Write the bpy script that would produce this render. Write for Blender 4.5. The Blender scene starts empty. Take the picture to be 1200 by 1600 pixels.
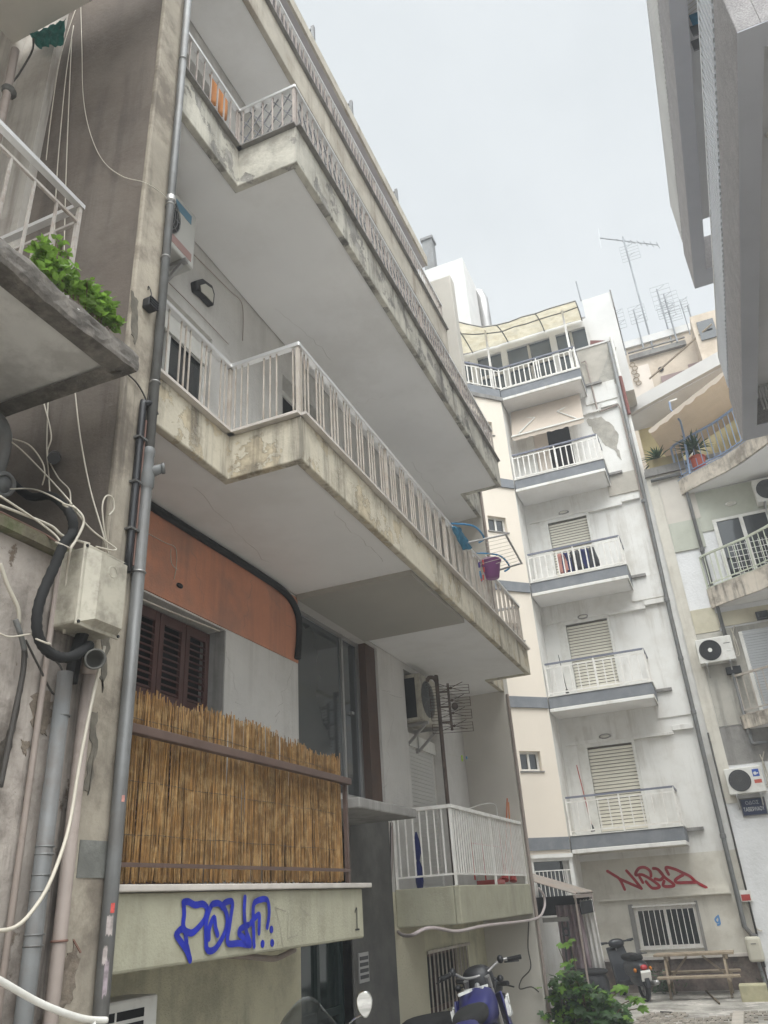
import bpy, bmesh, math, random
from mathutils import Vector, Matrix
random.seed(7)
SC = bpy.context.scene
COL = SC.collection
PI = math.pi
# ---------------------------------------------------------------- camera model (also used to trace outlines onto real planes)
EYE = Vector((0, 0, 2.0)); FPX = 1220.03; YAW, PITCH, ROLL = -.36978, .46575, .068545
def _basis():
    cy, sy, cp, sp, cr, sr = math.cos(YAW), math.sin(YAW), math.cos(PITCH), math.sin(PITCH), math.cos(ROLL), math.sin(ROLL)
    F = Vector((sy*cp, cy*cp, sp)); r = Vector((cy, -sy, 0)); d = F.cross(r)
    return cr*r + sr*d, -sr*r + cr*d, F
CR, CD, CF = _basis()
def ray(x, y): return CR*((x-600)/FPX) + CD*((y-800)/FPX) + CF
def at(x, y, ax, v):
    d = ray(x, y); i = 'xyz'.index(ax)
    return EYE + d*((v-EYE[i])/d[i])
def atp(x, y, P0, N):
    d = ray(x, y); P0 = Vector(P0); N = Vector(N)
    return EYE + d*((P0-EYE).dot(N)/d.dot(N))
# ---------------------------------------------------------------- mesh builder
def V(*a): return Vector(a)
class MB:
    def __init__(s): s.v = []; s.f = []
    def poly(s, *p):
        n = len(s.v); s.v += [tuple(q) for q in p]; s.f.append(tuple(range(n, n+len(p))))
    def add(s, vs, fs):
        n = len(s.v); s.v += [tuple(q) for q in vs]; s.f += [tuple(i+n for i in f) for f in fs]
    def box(s, x0, x1, y0, y1, z0, z1):
        s.add([(x0,y0,z0),(x1,y0,z0),(x1,y1,z0),(x0,y1,z0),(x0,y0,z1),(x1,y0,z1),(x1,y1,z1),(x0,y1,z1)],
              [(0,3,2,1),(4,5,6,7),(0,1,5,4),(1,2,6,5),(2,3,7,6),(3,0,4,7)]); return s
    def obox(s, c, u, v, w):
        c, u, v, w = Vector(c), Vector(u), Vector(v), Vector(w)
        s.add([c-u-v-w, c+u-v-w, c+u+v-w, c-u+v-w, c-u-v+w, c+u-v+w, c+u+v+w, c-u+v+w],
              [(0,3,2,1),(4,5,6,7),(0,1,5,4),(1,2,6,5),(2,3,7,6),(3,0,4,7)]); return s
    def bar(s, p, q, w, h, up=(0,0,1)):
        p, q, up = Vector(p), Vector(q), Vector(up); d = (q-p)
        if d.length < 1e-6: return s
        a = d.normalized(); x = a.cross(up)
        if x.length < 1e-4: x = a.cross(Vector((1,0,0)))
        x.normalize(); y = x.cross(a)
        return s.obox((p+q)/2, d/2, x*w/2, y*h/2)
    def prism(s, pts, vec):
        n = len(pts); vec = Vector(vec); p = [Vector(q) for q in pts]
        s.add(p+[q+vec for q in p], [tuple(range(n))[::-1], tuple(range(n, 2*n))] + [(i, (i+1) % n, n+(i+1) % n, n+i) for i in range(n)]); return s
    def tube(s, pts, r, n=8):
        pts = [Vector(p) for p in pts]; m = len(pts); rr = r if isinstance(r, (list, tuple)) else [r]*m
        t = [(pts[min(i+1, m-1)]-pts[max(i-1, 0)]).normalized() for i in range(m)]
        u = t[0].orthogonal().normalized(); vs = []; fs = []
        for i in range(m):
            u = (u - t[i]*u.dot(t[i]));
            if u.length < 1e-5: u = t[i].orthogonal()
            u.normalize(); w = t[i].cross(u)
            for k in range(n):
                a = 2*PI*k/n; vs.append(pts[i] + (u*math.cos(a)+w*math.sin(a))*rr[i])
        for i in range(m-1):
            for k in range(n): fs.append((i*n+k, i*n+(k+1) % n, (i+1)*n+(k+1) % n, (i+1)*n+k))
        fs.append(tuple(range(n))[::-1]); fs.append(tuple(range((m-1)*n, m*n)))
        s.add(vs, fs); return s
    def lathe(s, prof, o=(0,0,0), ax=(0,0,1), n=24):
        o, ax = Vector(o), Vector(ax).normalized(); u = ax.orthogonal().normalized(); w = ax.cross(u); vs = []; fs = []; m = len(prof)
        for r, z in prof:
            for k in range(n):
                a = 2*PI*k/n; vs.append(o + ax*z + (u*math.cos(a)+w*math.sin(a))*max(r, 1e-4))
        for i in range(m-1):
            for k in range(n): fs.append((i*n+k, i*n+(k+1) % n, (i+1)*n+(k+1) % n, (i+1)*n+k))
        s.add(vs, fs); return s
    def disc(s, o, r, ax, h=.01, n=24): return s.lathe([(0, 0), (r, 0), (r, h), (0, h)], o, ax, n)
    def ring(s, o, R, r, ax, n=28, m=8):
        return s.lathe([(R+r*math.cos(2*PI*k/m), r*math.sin(2*PI*k/m)) for k in range(m+1)], o, ax, n)
    def ell(s, c, r, n=16, m=10, ex=1.):
        c = Vector(c); vs = []; fs = []
        f = lambda q: math.copysign(abs(q)**ex, q)
        for i in range(m+1):
            t = PI*i/m
            for k in range(n):
                a = 2*PI*k/n; vs.append(c+Vector((r[0]*f(math.sin(t))*f(math.cos(a)), r[1]*f(math.sin(t))*f(math.sin(a)), r[2]*f(math.cos(t)))))
        for i in range(m):
            for k in range(n): fs.append((i*n+k, i*n+(k+1) % n, (i+1)*n+(k+1) % n, (i+1)*n+k))
        s.add(vs, fs); return s
    def ribbon(s, pts, w, nrm, th=.003):
        pts = [Vector(p) for p in pts]; nrm = Vector(nrm).normalized(); m = len(pts)
        ww = w if isinstance(w, (list, tuple)) else [w]*m; L = []; R = []
        for i in range(m):
            t = (pts[min(i+1, m-1)]-pts[max(i-1, 0)]).normalized(); x = t.cross(nrm).normalized()
            L.append(pts[i]+x*ww[i]/2); R.append(pts[i]-x*ww[i]/2)
        for i in range(m-1):
            s.rn = getattr(s, 'rn', 0)+1; o = nrm*(th+s.rn*.00004); s.poly(L[i]+o, L[i+1]+o, R[i+1]+o, R[i]+o)
        for i in (0, m-1): 
            u = nrm.orthogonal().normalized(); v = nrm.cross(u)
            s.rn += 1; s.poly(*[pts[i]+nrm*(th+s.rn*.00004)+(u*math.cos(2*PI*k/10)+v*math.sin(2*PI*k/10))*ww[i]/2 for k in range(10)])
        return s
    def xform(s, M): s.v = [tuple(M @ Vector(p)) for p in s.v]; return s
    def build(s, name, m, parent=None, smooth=False, bevel=0, loc=None, recalc=True):
        me = bpy.data.meshes.new(name); me.from_pydata(s.v, [], s.f)
        if recalc:
            bm = bmesh.new(); bm.from_mesh(me); bmesh.ops.recalc_face_normals(bm, faces=bm.faces); bm.to_mesh(me); bm.free()
        me.materials.append(m)
        if smooth:
            for p in me.polygons: p.use_smooth = True
        o = bpy.data.objects.new(name, me); COL.objects.link(o)
        if parent is not None:
            o.parent = parent
            if parent.name in WORLD: o.location = -Vector(parent.location)
        if loc is not None: o.location = loc
        if bevel:
            b = o.modifiers.new('bevel', 'BEVEL'); b.width = bevel; b.segments = 2; b.limit_method = 'ANGLE'; b.angle_limit = .7
        return o
WORLD = set()
def tag(o, label=None, cat=None, group=None, kind=None):
    for k, v in (('label', label), ('category', cat), ('group', group), ('kind', kind)):
        if v: o[k] = v
    return o
def T(name, label, cat, loc=(0,0,0), group=None, rz=0, world=True):
    """an Empty at the thing's base; world=True: its parts are given in world coordinates"""
    o = bpy.data.objects.new(name, None); COL.objects.link(o); o.location = loc; o.rotation_euler = (0, 0, rz)
    o.empty_display_size = .2
    if world: WORLD.add(o.name)
    return tag(o, label, cat, group)
def wallx(mb, x0, x1, y0, y1, z0, z1, holes=()):
    ys = sorted(set([y0, y1]+[h for q in holes for h in q[:2]])); 
    for a, b in zip(ys, ys[1:]):
        if a < y0-1e-6 or b > y1+1e-6: continue
        hs = sorted([(q[2], q[3]) for q in holes if q[0] < (a+b)/2 < q[1]]); z = z0
        for h0, h1 in hs:
            if h0 > z+1e-6: mb.box(x0, x1, a, b, z, h0)
            z = max(z, h1)
        if z < z1-1e-6: mb.box(x0, x1, a, b, z, z1)
    return mb
def wally(mb, y0, y1, x0, x1, z0, z1, holes=()):
    m = MB(); wallx(m, y0, y1, x0, x1, z0, z1, holes); mb.add([(b, a, c) for a, b, c in m.v], m.f); return mb
def copy_tree(o, parent=None):
    c = o.copy(); COL.objects.link(c)
    if parent is not None: c.parent = parent
    for ch in list(o.children): copy_tree(ch, c)
    return c
def smooth_path(pts, n=6):
    p = [Vector(q) for q in pts]; out = []
    for i in range(len(p)-1):
        a, b, c, d = p[max(i-1, 0)], p[i], p[i+1], p[min(i+2, len(p)-1)]
        for k in range(n):
            t = k/n; out.append(.5*((2*b)+(c-a)*t+(2*a-5*b+4*c-d)*t*t+(3*b-a-3*c+d)*t**3))
    out.append(p[-1]); return out
# ---------------------------------------------------------------- materials
def lin(c): return tuple(((x/255)/12.92 if x/255 <= .04045 else ((x/255+.055)/1.055)**2.4) for x in c)
MATS = {}
def mat(name, col, rough=.85, metal=0, var=.12, vs=1.3, stain=None, samt=0, ss=1.5, sdet=9, streak=0, scol=(.05,.045,.04), bump=.15, bs=45, spec=.3, island=0, fine=0, alpha=None, trans=0, lat=2.0, flake=None, famt=.5, fs=2.2):
    if name in MATS: return MATS[name]
    m = bpy.data.materials.new(name); m.use_nodes = True; nt = m.node_tree; N = nt.nodes; L = nt.links; N.clear()
    out = N.new('ShaderNodeOutputMaterial'); B = N.new('ShaderNodeBsdfPrincipled'); L.new(B.outputs[0], out.inputs[0])
    B.inputs['Roughness'].default_value = rough; B.inputs['Metallic'].default_value = metal
    B.inputs['Specular IOR Level'].default_value = spec
    geo = N.new('ShaderNodeNewGeometry'); pos = geo.outputs['Position']
    def noise(scale, det=6, mp=None, ro=.6):
        n = N.new('ShaderNodeTexNoise'); n.inputs['Scale'].default_value = scale; n.inputs['Detail'].default_value = det; n.inputs['Roughness'].default_value = ro
        if mp:
            q = N.new('ShaderNodeMapping'); q.inputs['Scale'].default_value = mp; L.new(pos, q.inputs[0]); L.new(q.outputs[0], n.inputs['Vector'])
        else: L.new(pos, n.inputs['Vector'])
        return n.outputs['Fac']
    def ramp(s, a, b):
        r = N.new('ShaderNodeMapRange'); r.inputs[1].default_value = a; r.inputs[2].default_value = b; r.clamp = True
        r.interpolation_type = 'SMOOTHSTEP'; L.new(s, r.inputs[0]); return r.outputs[0]
    def mix(f, a, b):
        x = N.new('ShaderNodeMix'); x.data_type = 'RGBA'
        for i, s in ((0, f), (6, a), (7, b)):
            if hasattr(s, 'node'): L.new(s, x.inputs[i])
            else: x.inputs[i].default_value = s if i == 0 else (*s, 1)
        return x.outputs[2]
    def mul(s, k):
        x = N.new('ShaderNodeMath'); x.operation = 'MULTIPLY'; L.new(s, x.inputs[0])
        if hasattr(k, 'node'): L.new(k, x.inputs[1])
        else: x.inputs[1].default_value = k
        return x.outputs[0]
    cl = lambda c, k: tuple(min(1, max(0, q*k)) for q in c)
    c = mix(ramp(noise(vs, 8), .3, .7), cl(col, 1-var), cl(col, 1+var))
    if fine: c = mix(mul(ramp(noise(60, 3), .35, .65), fine), c, cl(col, .45))
    if island: c = mix(mul(geo.outputs['Random Per Island'], island), c, cl(col, .25))
    hgt = None
    if flake:
        f = ramp(noise(fs, 12, ro=.68), .62-.24*famt, .645-.24*famt); c = mix(f, c, mix(ramp(noise(7, 8), .35, .65), cl(flake, .7), cl(flake, 1.25))); hgt = f
    if stain: c = mix(mul(ramp(noise(ss, sdet, ro=.7), .44, .66), samt), c, stain)
    if streak: c = mix(mul(mul(ramp(noise(1, 7, (5, 5, .35), .7), .47, .66), ramp(noise(1.1, 3), .35, .58)), streak), c, scol)
    L.new(c, B.inputs['Base Color']) if hasattr(c, 'node') else None
    if bump:
        b = N.new('ShaderNodeBump'); b.inputs['Strength'].default_value = bump; b.inputs['Distance'].default_value = .012
        L.new(noise(bs, 5), b.inputs['Height']); last = b
        if hgt is not None:
            b2 = N.new('ShaderNodeBump'); b2.invert = True; b2.inputs['Strength'].default_value = .6; b2.inputs['Distance'].default_value = .01
            L.new(hgt, b2.inputs['Height']); L.new(b.outputs[0], b2.inputs['Normal']); last = b2
        L.new(last.outputs[0], B.inputs['Normal'])
    if trans:
        t = N.new('ShaderNodeBsdfTranslucent'); L.new(c, t.inputs[0]); a = N.new('ShaderNodeMixShader'); a.inputs[0].default_value = trans
        L.new(B.outputs[0], a.inputs[1]); L.new(t.outputs[0], a.inputs[2]); L.new(a.outputs[0], out.inputs[0])
    MATS[name] = m; return m
def glassmat(name, col, rough=.04):
    m = mat(name, col, rough=rough, var=.05, bump=0, spec=.9); return m
wallw = mat('wall_white', (.55,.53,.5), var=.06, streak=.3, scol=(.27,.25,.22), bump=.7, bs=34, stain=(.3,.28,.25), samt=.25)
wallplain = mat('wall_cream_plain', (.5,.47,.42), var=.05, bump=.06, bs=20, streak=.1, scol=(.3,.28,.24))
soffit = mat('soffit_paint', (.74,.73,.72), var=.05, vs=.6, bump=.06, bs=12, stain=(.58,.56,.53), samt=.4, ss=.7)
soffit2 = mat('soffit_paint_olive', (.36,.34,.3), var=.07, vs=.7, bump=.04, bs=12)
fasc1 = mat('fascia_cream', (.55,.5,.4), var=.16, vs=2.4, stain=(.17,.145,.11), samt=.6, ss=2.4, streak=.7, scol=(.08,.07,.06), bump=.4, bs=26, flake=(.42,.36,.26), famt=.35, fs=3.5)
fasc2 = mat('fascia_flaking', (.5,.475,.41), var=.15, vs=2.5, stain=(.2,.18,.155), samt=.6, ss=2.6, streak=.8, scol=(.085,.08,.075), bump=.5, bs=24, flake=(.29,.275,.25), famt=.4, fs=2.2)
fasc3 = mat('fascia_pale', (.46,.42,.35), var=.12, vs=2, stain=(.25,.2,.15), samt=.5, ss=2.2, streak=.6, scol=(.2,.16,.12), bump=.3)
fascg = mat('fascia_greenish', (.36,.345,.26), var=.06, vs=3, stain=(.2,.18,.12), samt=.25, ss=4, streak=.18, bump=.4, bs=60)
baseg = mat('base_render_olive', (.54,.51,.37), var=.08, vs=2, stain=(.14,.125,.09), samt=.35, ss=2.5, streak=.3, bump=.9, bs=55)
terra = mat('terracotta_paint', (.48,.212,.128), var=.08, vs=2, bump=.25, bs=60, stain=(.3,.17,.125), samt=.7, ss=1.8, streak=.35, scol=(.22,.13,.1))
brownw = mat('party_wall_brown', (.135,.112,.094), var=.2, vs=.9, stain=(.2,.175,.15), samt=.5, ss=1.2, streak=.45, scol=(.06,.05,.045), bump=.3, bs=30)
edgew = mat('fin_edge_cream', (.35,.31,.25), var=.2, vs=1.8, stain=(.15,.125,.1), samt=.85, ss=2.4, streak=.8, scol=(.1,.085,.07), bump=.35, bs=28)
oldw = mat('old_wall_peeling', (.36,.32,.285), var=.2, vs=2.5, stain=(.11,.09,.075), samt=.7, ss=2.6, streak=.95, scol=(.045,.038,.033), bump=.7, bs=22, flake=(.2,.155,.12), famt=.15, fs=3.2)
mossy = mat('mossy_ledge', (.17,.15,.105), var=.35, vs=9, stain=(.07,.085,.035), samt=.8, ss=9, bump=1., bs=35)
conc = mat('concrete_grey', (.25,.24,.225), var=.14, vs=2.2, stain=(.11,.1,.095), samt=.5, ss=2, streak=.4, bump=.25, bs=30)
concdk = mat('concrete_dark', (.085,.082,.075), var=.18, vs=2.3, stain=(.15,.145,.13), samt=.35, ss=3, bump=.25, bs=30)
conced = mat('concrete_edge_worn', (.13,.118,.105), var=.3, vs=6, stain=(.3,.27,.24), samt=.5, ss=8, bump=.9, bs=25)
nbw = mat('neighbour_wall', (.43,.4,.36), var=.1, vs=1.1, stain=(.24,.2,.17), samt=.5, ss=1.4, streak=.5, scol=(.16,.13,.11), bump=.2)
marble = mat('marble_sill', (.5,.46,.42), rough=.45, var=.12, vs=5, bump=.05)
raild = mat('rail_paint_brown', (.4,.345,.31), rough=.55, var=.15, vs=6, bump=.05)
railp = mat('rail_paint_beige', (.44,.395,.345), rough=.5, var=.1, vs=6, stain=(.25,.16,.1), samt=.4, ss=9, bump=.05)
railw = mat('rail_paint_white', (.72,.7,.66), rough=.45, var=.05, vs=5, stain=(.4,.33,.27), samt=.3, ss=7, bump=.03)
railcap = mat('rail_aluminium', (.62,.61,.6), rough=.35, metal=.6, var=.06, bump=.02)
railblue = mat('rail_bluegrey', (.16,.17,.215), rough=.5, var=.1, bump=.03)
railbrown = mat('rail_brown', (.105,.07,.058), rough=.55, var=.12, vs=5, bump=.06)
lattm = mat('lattice_grey', (.2,.2,.21), rough=.6, var=.15, bump=.03)
reedm = mat('reed_straw', (.29,.155,.052), rough=.75, var=.25, vs=11, island=.85, bump=.1, bs=90, stain=(.55,.4,.2), samt=.35, ss=14)
shutb = mat('shutter_brown', (.07,.032,.027), rough=.6, var=.15, vs=5, bump=.1)
wood = mat('weathered_wood', (.29,.235,.17), rough=.8, var=.2, vs=6, streak=0, stain=(.2,.15,.1), samt=.5, ss=9, bump=.4, bs=50)
glassd = glassmat('glass_dark', (.02,.024,.026)); glassg = glassmat('glass_grey', (.055,.062,.064), .06); glassn = glassmat('glass_green', (.008,.016,.014), .1)
dark = mat('dark_void', (.012,.012,.013), bump=0, var=.1)
blackp = mat('black_plastic', (.014,.014,.016), rough=.45, var=.1, bump=.03, spec=.5)
blackr = mat('black_rubber', (.018,.018,.018), rough=.85, var=.1, bump=.1)
pipeg = mat('pipe_galvanised', (.15,.152,.15), rough=.5, metal=.25, var=.14, vs=3, stain=(.1,.09,.08), samt=.5, ss=4, streak=.3, bump=.05, spec=.5)
pipepv = mat('pipe_grey_plastic', (.15,.153,.152), rough=.5, var=.12, vs=4, stain=(.12,.1,.085), samt=.5, ss=5, bump=.05)
pipeb = mat('pipe_beige', (.31,.26,.23), rough=.6, var=.12, vs=5, stain=(.15,.12,.1), samt=.5, ss=5, bump=.05)
cablew = mat('cable_white', (.47,.43,.36), rough=.6, var=.1, bump=0); cabled = mat('cable_dark', (.05,.045,.04), rough=.6, var=.1, bump=0)
cabler = mat('cable_rust', (.16,.09,.07), rough=.6, bump=0)
whitep = mat('white_plastic', (.66,.65,.61), rough=.45, var=.05, vs=4, bump=.02, stain=(.4,.36,.3), samt=.3, ss=6)
boxp = mat('utility_box_plastic', (.42,.39,.32), rough=.5, var=.08, vs=3, stain=(.1,.085,.07), samt=.55, ss=5, streak=.5, bump=.05)
chrome = mat('chrome', (.7,.7,.7), rough=.15, metal=1, bump=0, var=.03)
steel = mat('steel_worn', (.38,.37,.36), rough=.4, metal=.7, bump=.05)
mirrorm = mat('mirror_glass', (.75,.75,.75), rough=.02, metal=1, bump=0, var=.01)
backw = mat('back_white', (.7,.69,.66), var=.04, vs=.8, stain=(.52,.49,.44), samt=.45, ss=1.2, streak=.5, scol=(.4,.37,.32), bump=.12, bs=22)
backlow = mat('back_lower_cream', (.6,.57,.5), var=.05, vs=1.2, stain=(.36,.32,.26), samt=.4, ss=1.4, streak=.25, scol=(.25,.22,.18), bump=.15)
backp = mat('back_peach', (.64,.57,.5), var=.05, bump=.05)
wing = mat('wing_cream', (.69,.62,.53), var=.03, vs=.7, bump=.08, bs=25, streak=.06, scol=(.4,.35,.3))
band = mat('band_grey', (.175,.185,.2), rough=.75, var=.1, vs=2, stain=(.28,.28,.28), samt=.25, ss=4, bump=.1)
patch = mat('patched_plaster', (.42,.39,.34), var=.12, vs=2.5, bump=.3)
slat = mat('shutter_cream', (.68,.645,.55), rough=.5, var=.05, bump=.02); slatg = mat('shutter_grey', (.42,.43,.44), rough=.5, var=.05, bump=.02)
brickd = mat('plinth_dirty', (.13,.1,.085), var=.35, vs=5, stain=(.28,.24,.2), samt=.6, ss=4, bump=1., bs=14)
awny = mat('awning_yellow', (.6,.55,.43), rough=.9, var=.12, vs=3, stain=(.45,.38,.24), samt=.6, ss=4, bump=.1, trans=.45)
awnc = mat('awning_peach', (.58,.5,.42), rough=.9, var=.06, bump=.1, trans=.25); awnb = mat('awning_tan', (.43,.33,.23), rough=.9, var=.06, bump=.1, trans=.2)
cladf = mat('cladding_rough_grey', (.42,.4,.4), var=.12, vs=8, fine=.5, bump=.9, bs=70)
cladd = mat('soffit_dark_grey', (.44,.45,.49), var=.05, rough=.7, bump=.05); cladl = mat('recess_grey', (.68,.68,.69), var=.05, bump=.05)
sheet = mat('corrugated_sheet', (.56,.57,.59), rough=.5, metal=.15, var=.05, bump=.03)
palec = mat('pale_cladding', (.6,.59,.57), var=.05, bump=.1)
rblk = mat('right_block_white', (.72,.72,.72), var=.04, stain=(.5,.5,.48), samt=.3, bump=.9, bs=16); rgreen = mat('right_block_green', (.47,.48,.41), var=.06, bump=.1, stain=(.3,.32,.25), samt=.3)
rpink = mat('right_block_peach', (.58,.54,.48), var=.06, bump=.1); ryel = mat('right_block_yellow', (.52,.48,.37), var=.07, bump=.15, stain=(.3,.27,.18), samt=.4)
rgrey = mat('right_block_grey', (.42,.4,.355), var=.1, vs=1.5, stain=(.24,.23,.2), samt=.7, ss=1.4, streak=.55, scol=(.17,.16,.14), bump=.3)
ochre = mat('ochre_wall', (.56,.48,.39), var=.1, vs=.8, stain=(.38,.3,.22), samt=.5, ss=1.1, bump=.15); mauve = mat('mauve_brick', (.3,.22,.21), var=.15, bump=.2)
redrust = mat('red_rust', (.17,.06,.05), rough=.7, bump=.1)
leafb = mat('leaf_bright', (.19,.33,.055), rough=.5, var=.3, vs=14, island=.5, bump=0, trans=.45, spec=.4)
leafd = mat('leaf_fig', (.05,.115,.03), rough=.45, var=.35, vs=9, island=.6, bump=0, trans=.3, spec=.45); leafl = mat('leaf_fig_young', (.17,.31,.05), rough=.5, var=.2, vs=9, island=.3, bump=0, trans=.4)
leafy = mat('leaf_yucca', (.05,.11,.045), rough=.5, var=.3, vs=6, island=.5, bump=0, trans=.15)
stem = mat('stem_brown', (.12,.09,.055), bump=.3)
spray_b = mat('spray_blue', (.012,.022,.3), rough=.6, var=.25, vs=10, bump=0); spray_r = mat('spray_red', (.33,.012,.02), rough=.6, var=.2, vs=6, bump=0); spray_k = mat('spray_black', (.02,.018,.02), rough=.6, bump=0); spray_lb = mat('spray_light_blue', (.1,.25,.5), bump=0)
bluepl = mat('plastic_blue', (.06,.2,.36), rough=.4, bump=.02); purple = mat('bucket_purple', (.2,.06,.19), rough=.4, bump=.02); redpl = mat('plastic_red', (.36,.045,.035), rough=.4, bump=.02)
cyan = mat('cloth_blue', (.05,.18,.29), rough=.9, var=.25, vs=9, bump=.2); navy = mat('cloth_navy', (.012,.018,.1), rough=.9, bump=.1); orange = mat('cloth_orange', (.4,.17,.06), rough=.9, bump=.1); pinkc = mat('curtain_pink', (.37,.28,.3), rough=.95, var=.1, vs=4, stain=(.5,.46,.47), samt=.4, ss=4, bump=.1, trans=.2)
bikeb = mat('motorcycle_blue', (.014,.015,.105), rough=.42, var=.06, bump=0, spec=.6); scootd = mat('scooter_dark', (.022,.024,.028), rough=.3, var=.1, bump=0, spec=.6); scootg = mat('panel_grey', (.33,.3,.29), rough=.5, bump=0)
redlens = mat('lens_red', (.38,.015,.02), rough=.2, bump=0, spec=.7); amber = mat('lens_amber', (.5,.17,.02), rough=.25, bump=0); platew = mat('plate_white', (.6,.58,.54), rough=.5, bump=0)
net = mat('green_net', (.03,.13,.11), rough=.9, var=.25, vs=14, bump=.4, trans=.3)
signb = mat('sign_blue', (.012,.02,.06), rough=.35, bump=0); signw = mat('sign_white', (.65,.65,.62), rough=.4, bump=0)
tin = mat('tin_roof', (.28,.25,.22), rough=.6, metal=.3, var=.2, vs=4, stain=(.18,.1,.06), samt=.5, ss=4, bump=.15)
blueR = mat('rail_blue', (.22,.29,.42), rough=.45, bump=.02); greenR = mat('rail_palegreen', (.5,.52,.42), rough=.5, bump=.03)
pot = mat('terracotta_pot', (.42,.1,.06), rough=.8, bump=.1); yelc = mat('crate_yellow', (.4,.37,.24), rough=.7, var=.15, vs=6, bump=.2)
lampm = mat('lamp_lens', (.5,.48,.42), rough=.4, bump=0)
CL0, CL1, SUNE, EXPO, HZ = 4.5, 29, .9, 1.0, .0045
# ================================================================ GROUND
def groundz(y): return .42 if y < 4 else (.42*(14-y)/10 if y < 14 else 0.)
g = MB(); ys = [-30, -10, 0, 4, 6, 8, 10, 12, 14, 16, 20, 26, 40, 60]
for a, b in zip(ys, ys[1:]): g.poly((-40, a, groundz(a)), (40, a, groundz(a)), (40, b, groundz(b)), (-40, b, groundz(b)))
asph = mat('ground_worn_concrete', (.37,.35,.31), var=.25, vs=1.7, stain=(.12,.11,.095), samt=.7, ss=1.3, bump=.5, bs=30, flake=(.46,.43,.39), famt=.45, fs=1.6)
tag(g.build('ground', asph), kind='structure')
pv = MB()      # loose paving bricks near the picnic table
rp = random.Random(3)
for i in range(24):
    for j in range(9):
        x, y = -2.3+i*.13+(.065 if j % 2 else 0), 14.6+j*.25
        if rp.random() < .16 or (abs(x+1.2) < .35 and y > 16.2): continue
        z = groundz(y); pv.box(x+.008, x+.118, y+.012, y+.235, z-.03, z+.014+rp.random()*.012)
tag(pv.build('paving', mat('paving_brick', (.27,.24,.2), var=.3, vs=6, stain=(.13,.12,.1), samt=.6, ss=5, bump=.5), bevel=.006), kind='structure')
kb = MB(); kb.box(-.75, .2, 14.9, 15.1, -.05, .06); kb.box(-.75, -.57, 15.1, 16.6, -.05, .05)
tag(kb.build('kerb', mat('kerb_pale', (.4,.36,.31), var=.15, vs=4, bump=.4), bevel=.012), kind='structure')
# ================================================================ NEAR APARTMENT BUILDING (left)
apt = T('apartment_building', 'long cream apartment building on the left with stepped balconies and blue graffiti', 'apartment building', (-3.5, 7.5, .4))
Z1b, Z1t, Z2b, Z2t, Z3b, Z3t = 4.78, 5.14, 7.755, 8.21, 10.74, 11.27
w = MB()
wallx(w, -3.85, -3.5, 3.22, 11.7, 2.12, 13.6, [(3.24, 5.25, 2.14, 4.1), (6.48, 8.47, 3.0, 4.77), (9.33, 10.7, 2.14, 4.72), (6.45, 7.42, 2.12, 2.72),
    (3.25, 4.87, 5.18, 6.86), (6.2, 7.15, 5.18, 7.35), (8.4, 10.0, 5.18, 7.2), (3.3, 4.7, 8.25, 10.2), (6.2, 7.5, 8.25, 10.2), (9, 10.2, 8.25, 10.2), (5, 6.6, 11.3, 13.2), (8, 9.5, 11.3, 13.2)])
wall = w.build('wall', wallw, apt)
w = MB(); wallx(w, -3.9, -3.49, 3.22, 11.7, -.3, 2.12, [(6.45, 7.42, -.3, 2.12), (9.38, 10.9, .85, 1.49)])
base = w.build('ground_floor_wall', baseg, apt)
w = MB(); w.box(-3.5, -3.49, 3.222, 6.47, 4.115, 4.775); w.build('terracotta_band', terra, apt)
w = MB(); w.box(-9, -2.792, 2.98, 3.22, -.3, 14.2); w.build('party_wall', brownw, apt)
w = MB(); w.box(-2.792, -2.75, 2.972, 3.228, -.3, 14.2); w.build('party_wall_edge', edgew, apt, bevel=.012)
w = MB(); w.box(-9, -2.77, 11.7, 11.95, -.3, 13.2); w.build('end_wall', wallplain, apt, bevel=.012)
w = MB(); w.box(-9, -3.86, 3.23, 11.69, 13.2, 13.5); w.box(-9, -8.7, 3.23, 11.69, -.3, 13.2); w.build('roof', conc, apt)
w = MB()
for z in (Z1t-.05, Z2t-.05, Z3t-.05): w.box(-8.7, -3.86, 3.23, 11.69, z-.2, z)
w.build('inner_floor', dark, apt)
w = MB()
for y in (5.7, 8.0): w.box(-8.7, -3.86, y, y+.1, 2.2, 13.1)
w.build('inner_wall', wallplain, apt)
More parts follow.
